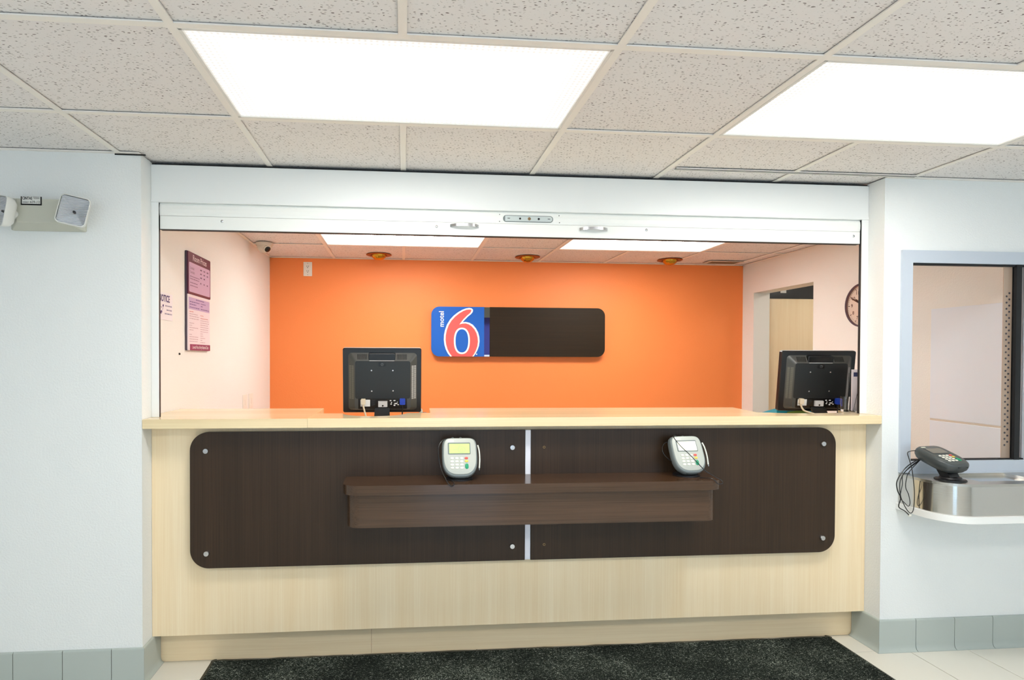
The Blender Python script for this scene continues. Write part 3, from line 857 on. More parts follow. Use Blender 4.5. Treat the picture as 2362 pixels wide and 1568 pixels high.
def monitor(label, loc, rotz, tilt, z0, neck_rot, power_pts, vga_pts):
    t = thing('computer_monitor', label, 'monitor', loc, rotz, 'computer monitors')
    th = math.radians(tilt)
    Wm, Hm = .402, .334
    ev = Vector((0, -math.sin(th), math.cos(th))); en = Vector((0, -math.cos(th), -math.sin(th)))   # top leans to the viewer
    C = Vector((0, 0, z0))
    F = lambda x, v, n: tuple(C + Vector((x, 0, 0)) + ev * v + en * n)
    hw = Wm / 2
    # outer frame, v measured from the lower edge
    bm = NB()
    loft(bm, [[F(u, v, n) for u, v in rrect(-hw + i, hw - i, i, Hm - i, .010, 5)] for n, i in ((-.020, .003), (-.017, 0), (.006, 0), (.010, .003))])
    bz = obj('bezel', bm, M_MBEZ, t, smooth=True, angle=40)
    obj('screen', prism(NB(), rrect(-hw + .016, hw - .016, .018, Hm - .016, .001, 2), F, -.0206, -.0202), M_SCREEN_OFF, bz)
    obj('top_trim', prism(NB(), rrect(-hw + .006, hw - .006, Hm - .0012, Hm + .0012, .0005, 2), F, -.018, -.002), M_SILVER, bz)
    # bulged back: sloped sides and flat centre
    ox0, ox1, oz0, oz1 = -.174, .179, .013, .311
    ix0, ix1, iz0, iz1 = -.139, .146, .022, .271
    n0, n1 = .009, .036
    loft_r = [[F(u, v, n0) for u, v in rrect(ox0, ox1, oz0, oz1, .018, 5)], [F(u, v, n1) for u, v in rrect(ix0, ix1, iz0, iz1, .014, 5)]]
    bv = obj('rear_housing', loft(NB(), loft_r), M_MBEV, t, smooth=True, angle=25)
    obj('back_plate', loft(NB(), [[F(u, v, n1 - .001) for u, v in rrect(ix0 + .001, ix1 - .001, .075, iz1 - .001, .012, 5)], [F(u, v, n1 + .0012) for u, v in rrect(ix0 + .003, ix1 - .003, .077, iz1 - .003, .011, 5)]]), M_MFLAT, t)
    # carrying grip
    gr = obj('grip_frame', loft(NB(), [[F(u, v, .012) for u, v in rrect(-.071, .069, .266, .310, .008, 5)], [F(u, v, .033) for u, v in rrect(-.069, .067, .2685, .308, .007, 5)], [F(u, v, .034) for u, v in rrect(-.066, .064, .2715, .305, .006, 5)]]), M_MBEZ, bv)
    obj('grip_recess', prism(NB(), rrect(-.064, .062, .274, .302, .004, 4), F, .0335, .0350), M_BADGE, gr)
    obj('grip_edge', prism(NB(), rrect(-.064, .062, .2700, .2722, .0006, 2), F, .0335, .0362), M_SILVER, gr)
    # vents lie on the sloped sides
    def slope_pt(side, s, along, lift):
        """side L/R/T; s 0 at the outer edge and 1 at the flat"""
        if side == 'L': x, v = ox0 + (ix0 - ox0) * s, along
        elif side == 'R': x, v = ox1 + (ix1 - ox1) * s, along
        else: x, v = along, oz1 + (iz1 - oz1) * s
        return F(x, v, n0 + (n1 - n0) * s + lift)
    for side, runs in (('L', [(.075, .245, 42)]), ('R', [(.075, .245, 42)]), ('T', [(-.125, -.078, 14), (.076, .124, 14)])):
        bm = NB()
        for a0, a1, n_ in runs:
            for q in range(n_):
                a = a0 + (a1 - a0) * q / (n_ - 1); w2 = abs(a1 - a0) / n_ * .27
                for s0, s1 in (((.18, .46), (.54, .86)) if side != 'T' else ((.2, .85),)):
                    quad(bm, slope_pt(side, s0, a - w2, .0008), slope_pt(side, s1, a - w2, .0008), slope_pt(side, s1, a + w2, .0008), slope_pt(side, s0, a + w2, .0008))
        vo2 = obj('vent_slots', bm, M_BADGE if side == 'T' else (M_SILVER if side == 'R' else mat('vent_highlight', srgb(112, 110, 98), .4)), bv)
        vo2['kind'] = 'stuff'
    # badge with round emblem
    bd = obj('badge', prism(NB(), rrect(-.018, .0175, .2425, .2625, .0015, 2), F, n1 + .001, n1 + .0026), M_BADGE, t)
    bm = NB()
    vo_ = [bm.verts.new(F(x, v, n1 + .0030)) for x, v in ellipse(0, .2525, .0078, .0078, 24)]
    bm.faces.new(vo_)
    em = obj('emblem_disc', bm, M_BADGEG, bd)
    place_text('lettering', 'hp', .0125, lambda u, v, d: F(u, v, d), M_BADGE, bd, bold=.0002, at=(0, .2522), d=n1 + .0033)
    for x, v in ((-.054, .221), (.0545, .221), (-.053, .115), (.0555, .1165)):
        obj('screw', lathe(NB(), F(x, v, n1 + .0008), tuple(en), [(.0042, 0), (.0042, .001), (.003, .0022), (0, .0024)], 12), M_CHROME, t)
    # connector bay
    bay = obj('connector_bay', prism(NB(), rrect(-.121, .127, .024, .0765, .002, 2), F, n1 - .004, n1 + .0008), M_BADGE, t)
    obj('rating_label', prism(NB(), rrect(-.110, -.061, .036, .071, .001, 2), F, n1 + .0006, n1 + .0014), M_PRINT, bay)
    bm = NB()
    for r in range(7):
        x0 = -.058; w_ = random.uniform(.014, .026); v = .068 - r * .0045
        quad(bm, F(x0, v, n1 + .0012), F(x0 + w_, v, n1 + .0012), F(x0 + w_, v + .0010, n1 + .0012), F(x0, v + .0010, n1 + .0012))
    obj('fine_print', bm, M_BADGEG, bay)
    bm = NB()
    for x, v, rx, ry in ((.043, .066, .005, .003), (.063, .066, .006, .003), (.048, .056, .003, .003), (.070, .051, .009, .003), (.046, .048, .004, .003), (.063, .042, .005, .0035), (.082, .045, .004, .003), (.078, .058, .003, .002)):
        bm.faces.new([bm.verts.new(F(a, b_, n1 + .0012)) for a, b_ in ellipse(x, v, rx, ry, 14)])
    obj('port_icons', bm, M_PRINT, bay)
    # hinge block and neck
    hg = obj('hinge_cover', loft(NB(), [[F(u, v, n1 - .002) for u, v in rrect(-.021, .028, .033, .065, .002, 3)], [F(u, v, n1 + .010) for u, v in rrect(-.019, .026, .034, .063, .002, 3)]]), M_SILVER, t)
    obj('lock_slot', cyl(NB(), F(.0035, .041, n1 + .0095), tuple(en), .0045, .002, 14), M_BADGE, hg)
    nb = Vector(F(0, .028, n1 + .004))
    nk = [[(nb.x + sx * .037, nb.y + dy, nb.z) for sx, dy in ((-1, -.007), (1, -.007), (1, .009), (-1, .009))],
          [(nb.x + sx * .040 + neck_rot, nb.y + dy, nb.z - .045) for sx, dy in ((-1, -.007), (1, -.007), (1, .009), (-1, .009))],
          [(nb.x + sx * .045 + neck_rot * 1.6, nb.y + dy + .02, .012) for sx, dy in ((-1, -.009), (1, -.009), (1, .012), (-1, .012))]]
    obj('stand_neck', loft(NB(), nk), M_MFLAT, t)
    obj('stand_base', loft(NB(), [[(neck_rot * 1.6 + x, y + .035, z) for x, y in ellipse(0, 0, .12 * s_, .085 * s_, 32, 3)] for z, s_ in ((.0004, 1), (.008, 1), (.014, .93))]), M_MFLAT, t, smooth=True)
    # plugs and their leads
    pw = obj('power_plug', loft(NB(), [[F(u, v, n1 + d) for u, v in rrect(-.106, -.084, .048, .077, .003, 3)] for d in (-.002, .018)]), M_BEIGE, t)
    obj('power_lead', tube(NB(), [F(-.096, .052, n1 + .010)] + [F(*p) for p in power_pts], .0045, 10, 6), M_BEIGE, pw, smooth=True)
    vg = obj('video_plug', loft(NB(), [[F(u, v, n1 + d) for u, v in rrect(.090, .118, .046, .078, .004, 4)] for d in (-.002, .016)]), M_BLUEPLUG, t)
    obj('plug_screw', cyl(NB(), F(.094, .05, n1 + .016), tuple(en), .003, .004, 10), M_BLUEPLUG, vg)
    obj('plug_screw', cyl(NB(), F(.114, .05, n1 + .016), tuple(en), .003, .004, 10), M_BLUEPLUG, vg)
    obj('video_lead', tube(NB(), [F(.104, .048, n1 + .008)] + [F(*p) for p in vga_pts], .0032, 8, 6), M_CABLE, vg, smooth=True)
    return t
monitor('black computer monitor seen from behind, in front of the orange wall', (-.106, .42, ZD), 0.0, 5, .1085, 0.0,
        [(-.094, .035, .046), (-.088, .010, .046), (-.082, -.015, .046), (-.078, -.05, .036), (-.07, -.09, .02)], [(.104, .025, .046), (.103, .0, .044), (.102, -.03, .04), (.10, -.09, .02)])
monitor('black computer monitor seen from behind, beside the office doorway', (2.268, .42, ZD), math.radians(-6), 7, .1055, .015,
        [(-.094, .035, .046), (-.080, .012, .050), (-.05, .001, .052), (-.02, -.008, .05), (.02, -.02, .04), (.03, -.09, .02)], [(.104, .025, .046), (.106, .0, .044), (.112, -.02, .04), (.11, -.09, .02)])

# ------------------------------------------------------------------ sign on the orange wall
SY = YREAR - .055
def back(x, z):      # a point measured on the wall plane, moved to the sign's face
    s = (SY + 2.666) / (YREAR + 2.666)
    return .0065 + (x - .0065) * s, 1.4217 + (z - 1.4217) * s
sx0, sz0 = back(.2487, 1.434); sx1, sz1 = back(1.851, 1.8825)
bxr = back(.7273, 1)[0]; gxr = back(.7788, 1)[0]
sg = thing('wall_sign', 'blue and dark brown motel 6 sign on the orange wall', 'sign', ((sx0 + sx1) / 2, YREAR, sz0))
c = sg.location.copy()
fg = lambda u, v, d: (u - c.x, d - c.y, v - c.z)
M_BLUE = mat('sign_blue', srgb(0, 92, 190), .35)
M_RED = mat('sign_red', srgb(246, 92, 88), .4)
M_SW = mat('sign_white', srgb(248, 246, 240), .35)
bp = obj('logo_panel', prism(NB(), rrect(sx0, bxr, sz0, sz1, (.072, 0, 0, .072), 10), fg, SY, SY + .018), M_BLUE, sg)
dp = obj('dark_panel', prism(NB(), rrect(gxr, sx1, sz0, sz1, (0, .072, .072, 0), 10), fg, SY, SY + .018), M_SIGNDARK, sg)
obj('backing_box', bx(sx0 + .10 - c.x, sx1 - .10 - c.x, SY + .0185 - c.y, -.001, .05, sz1 - sz0 - .05), M_BLACK, sg)
mg = obj('mirror_gap', bx(bxr - c.x, gxr - c.x, SY + .006 - c.y, SY + .016 - c.y, .012, sz1 - sz0 - .095), mat('dark_mirror', srgb(58, 52, 92), .06, 1.0), sg)
obj('gap_plate', bx(bxr - c.x, gxr - c.x, SY + .004 - c.y, SY + .016 - c.y, sz1 - sz0 - .094, sz1 - sz0 - .002), mat('grey_gap_plate', srgb(84, 84, 74), .3, .6), sg)
obj('gap_bracket', bx(bxr - c.x + .002, gxr - c.x - .002, SY + .001 - c.y, SY + .006 - c.y, 0, .016), M_CHROME, sg)
# the figure, traced in the panel's own units (panel spans 180..806 by 730..128)
def sgp(p): return (sx0 + (p[0] - 181) / (806 - 181) * (bxr - sx0), sz0 + (730 - p[1]) / (730 - 129) * (sz1 - sz0))
outer = [(625, 142), (655, 146), (673, 164), (669, 190), (650, 215), (610, 250), (572, 290), (550, 314), (590, 312), (630, 321), (670, 345), (706, 386), (733, 435), (748, 490), (752, 545), (745, 600), (728, 650), (706, 695), (681, 729), (404, 729), (376, 695), (351, 645), (335, 590), (328, 530), (330, 470), (342, 410), (365, 345), (400, 285), (445, 235), (495, 195), (545, 165), (590, 148)]
inner = [(630, 162), (648, 164), (652, 176), (640, 200), (600, 235), (555, 282), (528, 318), (511, 343), (545, 333), (585, 330), (622, 341), (656, 363), (690, 401), (714, 446), (728, 500), (732, 550), (725, 605), (708, 655), (686, 698), (664, 729), (426, 729), (396, 690), (371, 640), (356, 585), (349, 530), (351, 475), (362, 415), (385, 352), (418, 297), (460, 250), (508, 210), (555, 181), (595, 165)]
for nm, pts, m, d in (('numeral_outline', outer, M_SW, .0015), ('numeral', inner, M_RED, .003), ('counter_ring', ellipse(541, 541, 95, 160, 36, 2.3), M_SW, .0045), ('numeral_eye', ellipse(541, 541, 75, 140, 36, 2.3), M_BLUE, .006), ('mark_dot', ellipse(717, 702, 8, 8, 14), M_SW, .0015)):
    bm = NB()
    bm = prism(NB(), [sgp(p) for p in pts], fg, SY - d, SY + .0005)
    bm.normal_update()
    bmesh.ops.triangulate(bm, faces=[f for f in bm.faces if len(f.verts) > 4], ngon_method='EAR_CLIP')
    obj(nm, bm, m, bp)
place_text('lettering', 'motel', .062, lambda u, v, d: fg(u, v, d), M_SW, bp, bold=.0008, rot=math.pi / 2, at=sgp((302, 278)), d=SY - .0012, sx=.98)

# ------------------------------------------------------------------ price board and notice on the office left wall
FB = lambda X: (lambda u, v, d: (X + d, u, v))
M_PURP = mat('board_purple', srgb(88, 30, 66), .35)
M_LILAC = mat('board_lilac', srgb(206, 176, 208), .4)
M_PAPER = mat('board_paper', srgb(236, 226, 232), .45)
M_MAG = mat('board_magenta', srgb(140, 52, 100), .4)
M_INK = mat('board_ink', srgb(112, 78, 112), .5)
M_INK2 = mat('board_ink_pale', srgb(196, 170, 182), .5)
M_INK3 = mat('board_ink_red', srgb(214, 150, 150), .5)
pb = thing('price_board', 'tall purple and white Room Prices board on the cream side wall', 'sign', (XOL, .81, 1.455))
py, pz = .81, 1.455
fp_ = lambda u, v, d: (d, u - py, v - pz)
a0, a1 = .630, .995
obj('backing_board', prism(NB(), rrect(a0 - .006, a1 + .001, 1.4575, 1.996, .006, 4), fp_, .001, .010), mat('board_edge', srgb(70, 58, 74), .4), pb)
tp_ = obj('rate_panel', prism(NB(), rrect(a0, a1, 1.765, 1.9945, .007, 4), fp_, .009, .016), M_PURP, pb)
obj('rate_field', prism(NB(), rrect(a0 + .012, a1 - .012, 1.777, 1.938, .010, 4), fp_, .0155, .0170), M_LILAC, tp_)
place_text('lettering', 'Room Prices', .046, fp_, M_PAPER, tp_, at=((a0 + a1) / 2, 1.966), d=.0166, sx=.95, bold=.0003)
place_text('lettering', 'One Adult', .021, fp_, M_INK, tp_, at=(a0 + .025, 1.907), d=.0174, align='LEFT', sx=.7)
place_text('lettering', 'Two Adults', .021, fp_, M_INK, tp_, at=(a0 + .025, 1.885), d=.0174, align='LEFT', sx=.7)
def lines(name, rows, parent, m, d, h):
    bm = NB()
    for y, z, w in rows:
        x = y
        while x < y + w - .002:                       # word-like dashes
            l = min(random.uniform(.010, .030), y + w - x)
            quad(bm, fp_(x, z, d), fp_(x + l, z, d), fp_(x + l, z + h, d), fp_(x, z + h, d))
            x += l + .0045
    return obj(name, bm, m, parent)
lines('small_print', [(a0 + .025, 1.860, .15), (a0 + .025, 1.847, .14), (a0 + .025, 1.826, .115), (a0 + .025, 1.810, .12)], tp_, M_INK, .0174, .0040)
rows = []
for r, z in enumerate((1.912, 1.890, 1.868)):
    for q in range(3 if r < 2 else 2): rows.append((a0 + .185 + q * .055, z, .028))
rows += [(a0 + .185 + q * .055, 1.836, .022) for q in range(3)]
lines('rate_figures', rows, tp_, M_INK, .0174, .0075)
lw = obj('terms_panel', prism(NB(), rrect(a0, a1 - .006, 1.458, 1.7635, .004, 3), fp_, .009, .014), M_PAPER, pb)
obj('terms_band', prism(NB(), rrect(a0 + .012, a1 - .014, 1.683, 1.748, .001, 2), fp_, .0135, .0146), mat('band_lilac', srgb(198, 176, 214), .4), lw)
lines('band_print', [(a0 + .12, 1.738, .14), (a0 + .025, 1.722, .155), (a0 + .20, 1.722, .08), (a0 + .025, 1.708, .10), (a0 + .20, 1.708, .03), (a0 + .025, 1.692, .15), (a0 + .20, 1.692, .14)], lw, mat('band_ink', srgb(98, 70, 138), .5), .0150, .0042)
lines('terms_print', [(a0 + .022, 1.668 - .0125 * k, w) for k, w in enumerate((.06, .13, .15, .15, 0, .07, .04, .135, .06, 0, .04, .135, .135, .125)) if w] +
      [(a0 + .195, 1.652 - .0125 * k, w) for k, w in enumerate((.0, .13, .14, .15, .13, .14, .13, .13, .04, .05, .08, .03, .08)) if w], lw, M_INK2, .0145, .0040)
lines('terms_heads', [(a0 + .022, 1.668, .06), (a0 + .195, 1.655, .05), (a0 + .195, 1.640, .13)], lw, M_INK3, .0148, .0042)
ft = obj('slogan_band', prism(NB(), rrect(a0 + .03, a1 - .004, 1.4585, 1.492, .001, 2), fp_, .0138, .0150), M_MAG, lw)
place_text('lettering', 'Lowest Price of Any National Chain', .026, fp_, M_PAPER, ft, bold=.0003, at=((a0 + a1) / 2 + .014, 1.4755), d=.0154, sx=.70)

nt_ = thing('notice_sign', 'small white NOTICE sign half hidden by the left shutter rail', 'sign', (XOL, .35, 1.603))
py, pz = .35, 1.603
obj('card', prism(NB(), rrect(.235, .445, 1.603, 1.736, .003, 3), fp_, .001, .004), mat('notice_white', srgb(238, 238, 244), .35), nt_)
M_NAVY = mat('notice_navy', srgb(40, 44, 120), .4)
place_text('lettering', 'NOTICE', .046, fp_, M_NAVY, nt_, bold=.0012, at=(.342, 1.707), d=.0046, sx=.78)
lines('small_print', [(.352, 1.670, .085), (.368, 1.650, .065), (.345, 1.631, .09)], nt_, mat('notice_grey', srgb(150, 152, 176), .5), .0046, .0065)
bm = NB()                                                # camera pictogram
for pts in ([(.318, 1.666), (.334, 1.668), (.334, 1.678), (.320, 1.677)], [(.300, 1.662), (.310, 1.660), (.309, 1.664), (.301, 1.666)], [(.292, 1.632), (.296, 1.646), (.312, 1.648), (.318, 1.636), (.310, 1.640), (.305, 1.630)], [(.315, 1.650), (.318, 1.650), (.330, 1.666), (.327, 1.666)]):
    bm.faces.new([bm.verts.new(fp_(u, v, .0046)) for u, v in pts])
obj('pictogram', bm, M_NAVY, nt_)
sc_ = tag(obj('wall_plug', lathe(NB(), (XOL, .541, 1.4375), (1, 0, 0), [(.006, 0), (.005, .006), (0, .007)], 12), M_PBLACK), 'tiny dark screw sticking out of the cream wall below the price board', 'screw')

# ------------------------------------------------------------------ outlets
M_PLATE = mat('outlet_white', srgb(240, 236, 226), .35)
ol = thing('wall_outlet', 'white duplex wall outlet high on the orange wall', 'outlet', (-.8426, YREAR, 2.1375))
fo = lambda u, v, d: (u, -d, v)
obj('cover_plate', loft(NB(), [[fo(u, v, d) for u, v in rrect(-.0375 + i, .0375 - i, i, .1245 - i, .004, 4)] for d, i in ((.0005, 0), (.004, 0), (.006, .002))]), M_PLATE, ol)
ins = obj('receptacle', prism(NB(), rrect(-.018, .018, .027, .097, .002, 3), fo, .0058, .0075), M_PLATE, ol)
for zz in (.045, .087):
    for x in (-.007, .007): obj('slot', bx(x - .0014, x + .0014, -.0082, -.0070, zz - .004, zz + .004), M_BADGE, ins)
    obj('slot', cyl(NB(), fo(0, zz - .012, .0070), (0, -1, 0), .0028, .0012, 10), M_BADGE, ins)
for zz in (.012, .112): obj('screw', cyl(NB(), fo(0, zz, .0055), (0, -1, 0), .003, .0012, 10), M_CHROME, ol)
for y0_, lab in ((1.752, 'blank white wall plate low on the cream wall, left of two'), (1.925, 'white switch plate low on the cream wall, right of two')):
    w_ = thing('wall_plate', lab, 'wall plate', (XOL, y0_ + .06, 1.03), 0, 'plates on the cream wall')
    obj('cover_plate', bx(.0005, .005, -.055, .055, 0, .115, bev=.002), M_PLATE, w_)
    obj('toggle', bx(.005, .008, -.012, .012, .035, .08, bev=.001), M_PLATE, w_)

# ------------------------------------------------------------------ ceiling fittings in the office
sc2 = thing('security_camera', 'beige dome security camera in the corner of the office ceiling', 'camera', (-1.060, 1.965, HC - .001))
M_CAMB = mat('camera_beige', srgb(214, 204, 188), .4)
obj('mount', lathe(NB(), (0, 0, 0), (0, 0, -1), [(.063, 0), (.063, .014), (.059, .020), (.055, .022)], 32), M_CAMB, sc2, smooth=True)
dome = lathe(NB(), (0, 0, -.022), (0, 0, -1), [(.055 * math.cos(a), .055 * math.sin(a)) for a in [math.pi / 2 * k / 9 for k in range(10)]], 32)
dm = obj('dome', dome, M_CAMB, sc2, smooth=True)
ld = Vector((.50, -.55, -.50)).normalized()
ctr = Vector((0, 0, -.022))
obj('lens_collar', lathe(NB(), ctr + ld * .040, ld, [(.030, 0), (.030, .014), (.025, .017)], 24), M_CAMB, dm, smooth=True)
obj('lens', lathe(NB(), ctr + ld * .0565, ld, [(.024, 0), (.018, .004), (0, .006)], 24), mat('lens_black', srgb(14, 14, 14), .1), dm, smooth=True)

M_BRASS = mat('brass', srgb(196, 152, 52), .22, 1.0)
M_BRASSD = mat('dark_brass', srgb(150, 92, 40), .35, 1.0)
dl = None
for x, y, lab in ((-.2106, 2.405, 'brass eyeball downlight nearest the dome camera'), (1.069, 2.385, 'brass eyeball downlight above the motel sign'), (2.3555, 2.40, 'brass eyeball downlight nearest the air register')):
    t = thing('eyeball_downlight', lab, 'light', (x, y, HC + .001), 0, 'brass eyeball downlights')
    if dl is None:
        ring = lathe(NB(), (0, 0, 0), (0, 0, -1), [(.108, 0), (.108, .003), (.100, .006), (.070, .004), (.066, -.01), (.075, -.02)], 36)
        eye = []
        n = 48
        for k in range(9):
            a = math.pi / 2 * k / 8
            rr, zz = .062 * math.cos(a), -.048 * math.sin(a)
            eye.append([(max(rr, .001) * (1 + .03 * math.cos(12 * 2 * math.pi * q / n)) * math.cos(2 * math.pi * q / n), max(rr, .001) * (1 + .03 * math.cos(12 * 2 * math.pi * q / n)) * math.sin(2 * math.pi * q / n), zz) for q in range(n)])
        dl = [obj('trim_ring', ring, M_BRASSD, t, smooth=True), obj('eyeball', loft(NB(), eye), M_BRASS, t, smooth=True)]
    else:
        for p in dl: inst(p, t)
rg = thing('air_register', 'small cream air register in the office ceiling by the right wall', 'air vent', (2.875, 2.445, HC - .001))
obj('register_frame', prism(NB(), rrect(-.16, .16, -.065, .065, .004, 3), FXY, -.006, 0), M_CAMB, rg)
for k in range(9): obj('louvre', loft(NB(), [[(x, -.045 + k * .011, -.006), (x, -.040 + k * .011, -.0075), (x, -.037 + k * .011, -.006)] for x in (-.13, .13)]), mat('louvre_shadow', srgb(120, 100, 74), .6) if k == 0 else bpy.data.materials['louvre_shadow'], rg)

# ------------------------------------------------------------------ clock on the office right wall
ck = thing('wall_clock', 'round white wall clock half hidden by the right shutter rail', 'clock', (XOR, 1.155, 1.797))
RK = .152
fk = lambda u, v, d: (-d, -u, v)
M_CFACE = mat('clock_face', srgb(240, 226, 214), .4)
obj('rim', lathe(NB(), (-.001, 0, 0), (-1, 0, 0), [(RK, 0), (RK, .030), (RK - .004, .034), (RK - .010, .030), (RK - .010, .015)], 48), mat('clock_rim', srgb(92, 70, 84), .25), ck, smooth=True)
obj('dial', cyl(NB(), (-.014, 0, 0), (-1, 0, 0), RK - .0095, .004, 48), M_CFACE, ck)
M_CK = mat('clock_ink', srgb(40, 34, 34), .5)
bm = NB()
for k in range(60):
    a = math.radians(6 * k); big = k % 5 == 0
    r0, r1, w_ = (.118, .134, .0026) if big else (.126, .134, .0009)
    dx, dy = math.sin(a), math.cos(a)
    P = lambda r, s: fk(dx * r + dy * s, dy * r - dx * s, .0187)
    quad(bm, P(r0, -w_), P(r1, -w_), P(r1, w_), P(r0, w_))
obj('minute_marks', bm, M_CK, ck)
for h in range(1, 13):
    a = math.radians(30 * h)
    place_text('numeral', str(h), .034, fk, M_CK, ck, bold=.0004, at=(math.sin(a) * .100, math.cos(a) * .100), d=.0187)
for nm, ang, ln, w_, d in (('hour_hand', 304, .080, .005, .021), ('minute_hand', 298, .122, .0035, .023)):
    a = math.radians(ang); dx, dy = math.sin(a), math.cos(a)
    P = lambda r, s: (dx * r + dy * s, dy * r - dx * s)
    obj(nm, prism(NB(), [P(-.02, -w_), P(ln * .9, -w_), P(ln, 0), P(ln * .9, w_), P(-.02, w_)], fk, d, d + .001), M_CK, ck)
obj('hub', cyl(NB(), (-.019, 0, 0), (-1, 0, 0), .006, .007, 16), M_CK, ck)
ckg = obj('glass', cyl(NB(), (-.028, 0, 0), (-1, 0, 0), RK - .0095, .002, 48), M_GLASS, ck)

# ------------------------------------------------------------------ doorway reveal and cabinet beyond it
bm = NB()
box(bm, XOR - .001, XOR + .152, DY1 - .002, DY1, 0, DZ); box(bm, XOR - .001, XOR + .152, DY0, DY0 + .002, 0, DZ); box(bm, XOR - .001, XOR + .152, DY0, DY1, DZ - .002, DZ)
struct('door_1', bm, M_REVEAL, 'white painted reveal lining the open office doorway')
cbn = thing('tall_cabinet', 'tall pale wood cabinet with black top seen through the doorway', 'cabinet', (3.78, 2.50, 0))
obj('body', bx(-.44, .44, .02, .138, 0, 1.978), M_MAPLE_V, cbn)
obj('cabinet_door', bx(-.438, .438, 0, .0195, .08, 1.976, bev=.001), M_MAPLE_V, cbn)
tb = obj('top_box', bx(-.44, .44, .004, .138, 1.9785, 2.28), M_BADGE, cbn); tb['label'] = 'black box section above the pale wood door'
obj('paper_label', bx(-.318, -.262, .0025, .0038, 2.030, 2.060), M_PRINT, cbn)

sl = thing('ceiling_light', 'round ceiling light in the side room beyond the doorway', 'light', (3.85, 1.75, HC - .001))
obj('canopy', lathe(NB(), (0, 0, 0), (0, 0, -1), [(.17, 0), (.17, .02), (.16, .025)], 32), M_SHUT, sl, smooth=True)
obj('diffuser', lathe(NB(), (0, 0, -.025), (0, 0, -1), [(.155, 0), (.14, .03), (.09, .05), (0, .056)], 32), mat('opal_diffuser', (.5, .5, .48), .4, emit=(1, .95, .86), estr=14.0), sl, smooth=True)

# white board on the office wall behind the pay window
wb = thing('white_wall_board', 'plain white board on the office wall behind the pay window', 'board', (XOR, .40, .78))
M_WB = mat('white_board', srgb(232, 240, 250), .3)
obj('upper_sheet', bx(-.008, -.0005, -.235, .235, .288, .945, bev=.002), M_WB, wb)
obj('lower_sheet', bx(-.008, -.0005, -.235, .235, 0, .276, bev=.002), M_WB, wb)
obj('joint_strip', bx(-.006, -.0005, -.235, .235, .276, .288), M_CAMB, wb)

# ------------------------------------------------------------------ things on the counter by the right rail
bh = thing('brochure_holder', 'clear acrylic brochure stand at the right end of the counter', 'holder', (2.415, .235, ZT))
obj('back_plate', loft(NB(), [[(x, y, z) for x, z in rrect(-.085, .085, .001, .20, .004, 3)] for y in (0, .003)]), M_ACRYL, bh)
obj('front_pocket', prism(NB(), [(-.085, .001), (.085, .001), (.085, .12), (-.050, .12), (-.062, .10)], lambda u, v, d: (u, d, v), -.032, -.029), M_ACRYL, bh)
obj('foot', bx(-.085, .085, -.045, .03, .0005, .0035), M_ACRYL, bh)
br_ = thing('brochure', 'white brochure with navy header inside the acrylic stand', 'brochure', (2.415, .228, ZT + .004))
obj('sheet', bx(-.082, .078, -.010, -.004, 0, .215), M_PAPER, br_)
obj('navy_header', bx(-.074, .078, -.0112, -.0102, .178, .200), mat('brochure_navy', srgb(36, 44, 92), .4), br_)
cp = thing('drinking_glass', 'small empty clear tumbler standing beside the acrylic stand', 'glass', (2.292, .215, ZT))
obj('tumbler_wall', lathe(NB(), (0, 0, 0), (0, 0, 1), [(.018, .0005), (.0185, .002), (.0225, .078), (.0215, .078), (.0175, .012), (0, .011)], 28), M_ACRYL, cp, smooth=True)

tf = thing('file_tray', 'teal file box on the desk behind the right monitor', 'file box', (2.30, .66, ZD))
obj('bin', prism(NB(), [(-.09, .0005), (.09, .0005), (.09, .060), (-.09, .108)], lambda u, v, d: (d, u, v), -.145, .145), mat('teal_plastic', srgb(34, 158, 190), .35), tf)
gf = tag(obj('folder', prism(NB(), [(-.06, .0005), (.06, .0005), (.06, .088), (.02, .095), (-.03, .090), (-.06, .086)], FXZ, -.006, .006), mat('green_folder', srgb(120, 158, 60), .5), None, loc=(2.272, .556, ZD)), 'green paper folder standing in front of the teal file box', 'folder')
dv = thing('card_reader_pod', 'small black desk device with white plug beside the left monitor', 'device', (.108, .50, ZD))
obj('body', loft(NB(), [[(x, y, z) for x, y in rrect(-.026 + i, .026 - i, -.03 + i, .06 - i, .010, 4)] for z, i in ((.0005, 0), (.085, 0), (.095, .006))]), M_PBLACK, dv, smooth=True)
obj('white_plug', lathe(NB(), (-.012, .01, .093), (0, 0, 1), [(.010, 0), (.010, .012), (.006, .024), (.002, .026)], 14), M_KEY, dv)
obj('slot', bx(-.018, .018, -.0312, -.0298, .07, .076), M_BADGEG, dv)

# ------------------------------------------------------------------ emergency light on the left wall
el = thing('emergency_light', 'beige twin-head emergency light on the left wall', 'emergency light', (-1.478, 0, 1.955))
M_EB = mat('aged_beige_plastic', srgb(196, 196, 182), .45)
M_EH = mat('head_white_plastic', srgb(226, 226, 220), .4)
body = [[(x, y, z) for x, z in rrect(-.172 + i, .126 - i, j0, .134 - i * .25, .006, 4)] for y, i, j0 in ((-.0005, 0, 0), (-.012, 0, 0), (-.062, .050, .022), (-.066, .055, .026))]
obj('housing', loft(NB(), body), M_EB, el)
stc = obj('service_sticker', bx(-.100, -.018, -.0672, -.0662, .094, .1295), M_BADGE, el)
obj('sticker_field', bx(-.095, -.023, -.0680, -.0672, .0995, .129), M_PRINT, stc)
place_text('lettering', 'CINTAS', .0150, lambda u, v, d: (u, d, v), M_BADGE, stc, bold=.0005, at=(-.074, .1215), d=-.0684, sx=.75)
place_text('lettering', '639-12', .0135, lambda u, v, d: (u, d, v), M_BADGE, stc, at=(-.044, .1065), d=-.0684)
bm = NB()
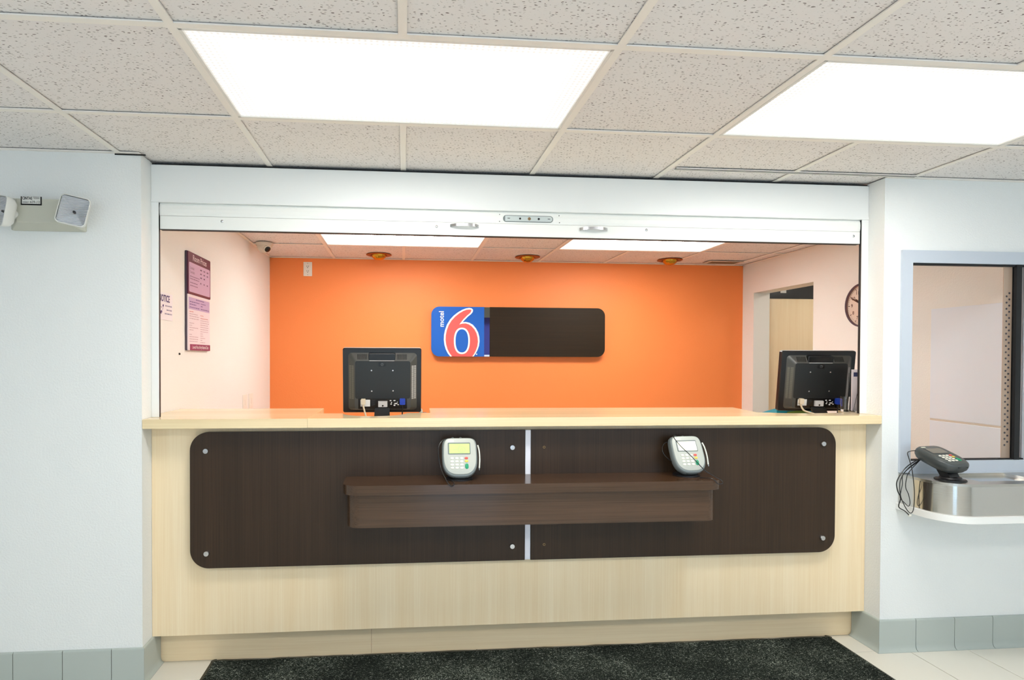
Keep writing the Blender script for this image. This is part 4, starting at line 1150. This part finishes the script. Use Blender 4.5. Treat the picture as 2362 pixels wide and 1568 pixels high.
for x0_, x1_, z_ in ((-.050, -.026, .1265), (-.050, -.026, .1235), (-.048, -.026, .1200), (-.092, -.072, .1035), (-.092, -.066, .1065)):
    quad(bm, (x0_, -.0684, z_), (x1_, -.0684, z_), (x1_, -.0684, z_ + .0012), (x0_, -.0684, z_ + .0012))
obj('sticker_print', bm, M_BADGE, stc)
M_REFL = mat('reflector', srgb(240, 241, 246), .55, .25)
nt, N, L, b = nodes(M_REFL)
wv = N.new('ShaderNodeTexWave'); wv.bands_direction = 'Z'; wv.inputs['Scale'].default_value = 55; wv.inputs['Distortion'].default_value = 1.0
L.new(coord(nt), wv.inputs['Vector']); L.new(bump(nt, wv.outputs['Fac'], .9, .004), b.inputs['Normal'])
b.inputs['Roughness'].default_value = .3
def lamp_head(cx3, cy3, cz3, yaw, pitch, roll, lab):
    Rm = Matrix.Rotation(yaw, 3, 'Z') @ Matrix.Rotation(pitch, 3, 'X') @ Matrix.Rotation(roll, 3, 'Y')
    C = Vector((cx3, cy3, cz3))
    fh = lambda u, v, d: tuple(C + Rm @ Vector((u, d, v)))
    s = .064
    hd = obj('lamp_head', loft(NB(), [[fh(u, v, d) for u, v in rrect(-s * .86 * k, s * .86 * k, -s * .96 * k, s * .96 * k, .016 * k, 6)] for d, k in ((.048, .55), (.044, .70), (.030, .90), (.008, 1.0), (-.004, 1.0), (-.005, .955), (.0, .945))], cap1=False), M_EH, el, smooth=True, angle=50)
    hd['label'] = lab
    # faceted reflector
    bm = NB()
    rim = [(-s * .79, -s * .88), (s * .79, -s * .88), (s * .79, s * .88), (-s * .79, s * .88)]
    q = .012
    cen = [(-q, -q), (q, -q), (q, q), (-q, q)]
    vr_ = [bm.verts.new(fh(u, v, .002)) for u, v in rim]; vc = [bm.verts.new(fh(u, v, .030)) for u, v in cen]
    for i in range(4): bm.faces.new((vr_[i], vr_[(i + 1) % 4], vc[(i + 1) % 4], vc[i]))
    bm.faces.new(vc)
    obj('reflector', bm, M_REFL, hd)
    obj('bulb', lathe(NB(), fh(0, 0, .030), tuple(Rm @ Vector((0, -1, 0))), [(.005, 0), (.006, .010), (.004, .018), (0, .020)], 12), M_PBLACK, hd)
    bm = NB()                                        # ribbed clear lens
    n_ = 16
    for i in range(n_):
        v0 = -s * .90 + 1.80 * s * i / n_; v1 = v0 + 1.80 * s / n_
        quad(bm, fh(-s * .80, v0, -.0030), fh(s * .80, v0, -.0030), fh(s * .80, v1, -.0010), fh(-s * .80, v1, -.0010))
        quad(bm, fh(-s * .80, v1, -.0010), fh(s * .80, v1, -.0010), fh(s * .80, v1, -.0030), fh(-s * .80, v1, -.0030))
    obj('lens', bm, M_GLASS, hd)
    obj('swivel_neck', cyl(NB(), fh(0, 0, .045), tuple(Rm @ Vector((0, 1, 0))), .018, .04, 16), M_EH, hd)
lamp_head(.132, -.118, .064, math.radians(14), math.radians(-6), math.radians(11), 'right lamp head, turned slightly down')
lamp_head(-.158, -.112, .060, math.radians(-30), math.radians(-4), math.radians(12), 'left lamp head, cut by the picture edge')
